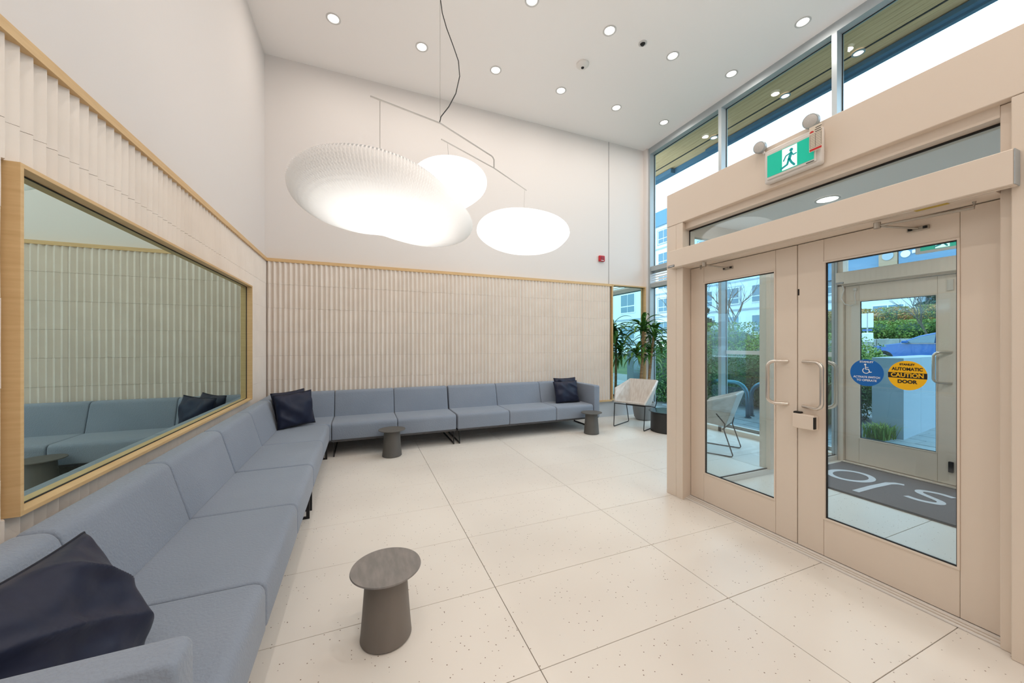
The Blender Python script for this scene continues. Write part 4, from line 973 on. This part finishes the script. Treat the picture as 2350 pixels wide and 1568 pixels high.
for sg in (-1, 1):
    f = lambda y, z: (sg * (.905 - .16 * max(0, (z - .95) / .45)) , y, z)
    part(MB().prism([f(.80, 1.00), f(.33, 1.25), f(-.12, 1.36), f(-.12, 1.00)], (sg * .004, 0, 0)), 'side_window', M['carg'], car)
    part(MB().prism([f(-.17, 1.00), f(-.17, 1.36), f(-.85, 1.36), f(-1.40, 1.20), f(-1.5, 1.02)], (sg * .004, 0, 0)), 'side_window', M['carg'], car)
    part(MB().box(min(sg * .905, sg * .915), max(sg * .905, sg * .915), -1.5, .85, .965, .985), 'window_trim', M['steel'], car)
    part(MB().rbox(sg * 1.0 - .09, sg * 1.0 + .09, .62, .78, .98, 1.10, .03, 2), 'wing_mirror', M['carp'], car)
    part(MB().rbox(sg * .62 - .22, sg * .62 + .22, 2.12, 2.30, .62, .76, .03, 2), 'headlight', M['bframe'], car)
    for yy in (1.42, -1.40):
        q = MB(); n2 = 24
        for (r2_, x2) in ((.33, .70), (.33, .92)): pass
        pr = [(.001, .70), (.33, .70), (.34, .73), (.34, .90), (.32, .925), (.22, .92), (.21, .90), (.001, .90)]
        V2 = [(sg * x2, yy + r2 * math.cos(2 * PI * k / n2), .33 + r2 * math.sin(2 * PI * k / n2)) for r2, x2 in pr for k in range(n2)]
        q.add(V2, [(i * n2 + k, i * n2 + (k + 1) % n2, (i + 1) * n2 + (k + 1) % n2, (i + 1) * n2 + k) for i in range(len(pr) - 1) for k in range(n2)])
        wh = part(q, 'wheel', M['tyre'], car)
        part(MB().prism([(sg * .915, yy + .19 * math.cos(2 * PI * k / 16), .33 + .19 * math.sin(2 * PI * k / 16)) for k in range(16)], (sg * .008, 0, 0)), 'hub_cap', M['alu_grey'], wh)
part(MB().add([(-.70, .98, 1.0), (.70, .98, 1.0), (.62, .38, 1.30), (-.62, .38, 1.30)], [(0, 1, 2, 3)]), 'windscreen', M['carg'], car)

# buildings
def building(name, label, x, y0, y1, z0, h, bays, floors, wall, top, tm=None, accents=(), facing='x'):
    """front in the plane x facing -X; windows and panes are separate parts"""
    t = thing(name, label, 'building', (x, (y0 + y1) / 2, z0))
    part(MB().box(x, x + 10, y0, y1, z0, z0 + h), 'wall', M[wall], t)
    part(MB().box(x - .15, x + 10, y0, y1, z0 + h - top, z0 + h + .2), 'top_storey', M[tm or 'bb'], t)
    fh = (h - top) / floors; bw = (y1 - y0) / bays
    wm = MB().box(-.06, .02, -bw * .30, bw * .30, -fh * .30, fh * .30).mesh('window', M['bframe'])
    pmn = MB().box(-.08, -.055, -bw * .27, -.04, -fh * .27, -fh * .02).box(-.08, -.055, .04, bw * .27, -fh * .27, -fh * .02).box(-.08, -.055, -bw * .27, -.04, fh * .02, fh * .27).box(-.08, -.055, .04, bw * .27, fh * .02, fh * .27)
    panes = [MB().box(-.08, -.055, a, b_, c, d).mesh('pane', M['bglass']) for (a, b_) in ((-bw * .27, -.04), (.04, bw * .27)) for (c, d) in ((-fh * .27, -fh * .10), (-fh * .07, fh * .27))]
    lw = MB().box(-.04, .02, -bw * .36, bw * .36, -fh * .34, fh * .34).mesh('recess', M['bg'])
    for i in range(bays):
        for j in range(floors):
            c = (-.0, y0 + (i + .5) * bw - (y0 + y1) / 2, (j + .5) * fh)
            if (i + j) % 3 == 2 and 'recess' in accents: link('balcony_recess', lw, t, c)
            w = link('window', wm, t, c)
            for p_ in panes: link('pane', p_, w)
    for j in range(1, floors + 1): part(MB().box(x - .05, x + .01, y0, y1, z0 + j * fh - .09, z0 + j * fh + .09), 'string_course', M['bg'], t)
    return t
b1 = building('apartment_block', 'white apartment block with many windows across the street', 34.0, 12.0, 47.0, 2.0, 15.6, 12, 5, 'bw', 1.6, accents=('recess',))
b2 = building('apartment_block', 'blue-grey apartment block behind the autumn hedge', 35.0, -6.0, 11.8, 2.0, 13.0, 6, 4, 'bb', 1.4, tm='bb')
bay = part(MB().box(33.6, 34.0, 12.1, 17.5, 6.4, 11.2), 'blue_bay', M['bb'], b1)
for (ya, yb_) in ((14.0, 15.9), (16.1, 17.3)):
    for za in (7.75, 9.9): part(MB().box(33.55, 33.62, ya, yb_, za, za + 1.3), 'window', M['bframe'], b1)
    for za in (7.75, 9.9): part(MB().box(33.52, 33.56, ya + .15, yb_ - .15, za + .15, za + 1.15), 'pane', M['bglass'], b1)
b3 = building('office_building', 'white building with dark windows reflected in the tall back mirror', 27.0, -30.0, -6.2, .5, 9.0, 6, 2, 'bw', 1.8, tm='bw')
# shop sign board on the block opposite
sg_ = thing('sign_board', 'dark blue sign board with a white emblem and lettering over the street', 'sign', (33.5, 11, 6.9))
part(MB().box(33.4, 33.99, 9.4, 12.7, 6.85, 7.95), 'board', M['bb'], sg_)
part(MB().box(33.35, 33.59, 12.75, 13.7, 6.8, 8.6), 'timber_panel', M['bt'], sg_)
R3 = lambda cy, cz, r, n=24: [(33.38, cy + r * math.cos(2 * PI * k / n), cz + r * math.sin(2 * PI * k / n)) for k in range(n)]
part(MB().prism(R3(12.35, 7.45, .24), (-.03, 0, 0)), 'emblem', M['bframe'], sg_)
part(MB().prism([(33.34, y, z) for _, y, z in R3(13.22, 7.5, .30)], (-.03, 0, 0)), 'medallion', M['bg'], sg_)
for k in range(9):
    cy_ = 11.95 - k * .26; part(MB().rbox(33.34, 33.40, cy_ - .09, cy_ + .09, 7.40 + .01 * k, 7.62 + .01 * k, .02, 1), 'letter_block', M['bframe'], sg_)
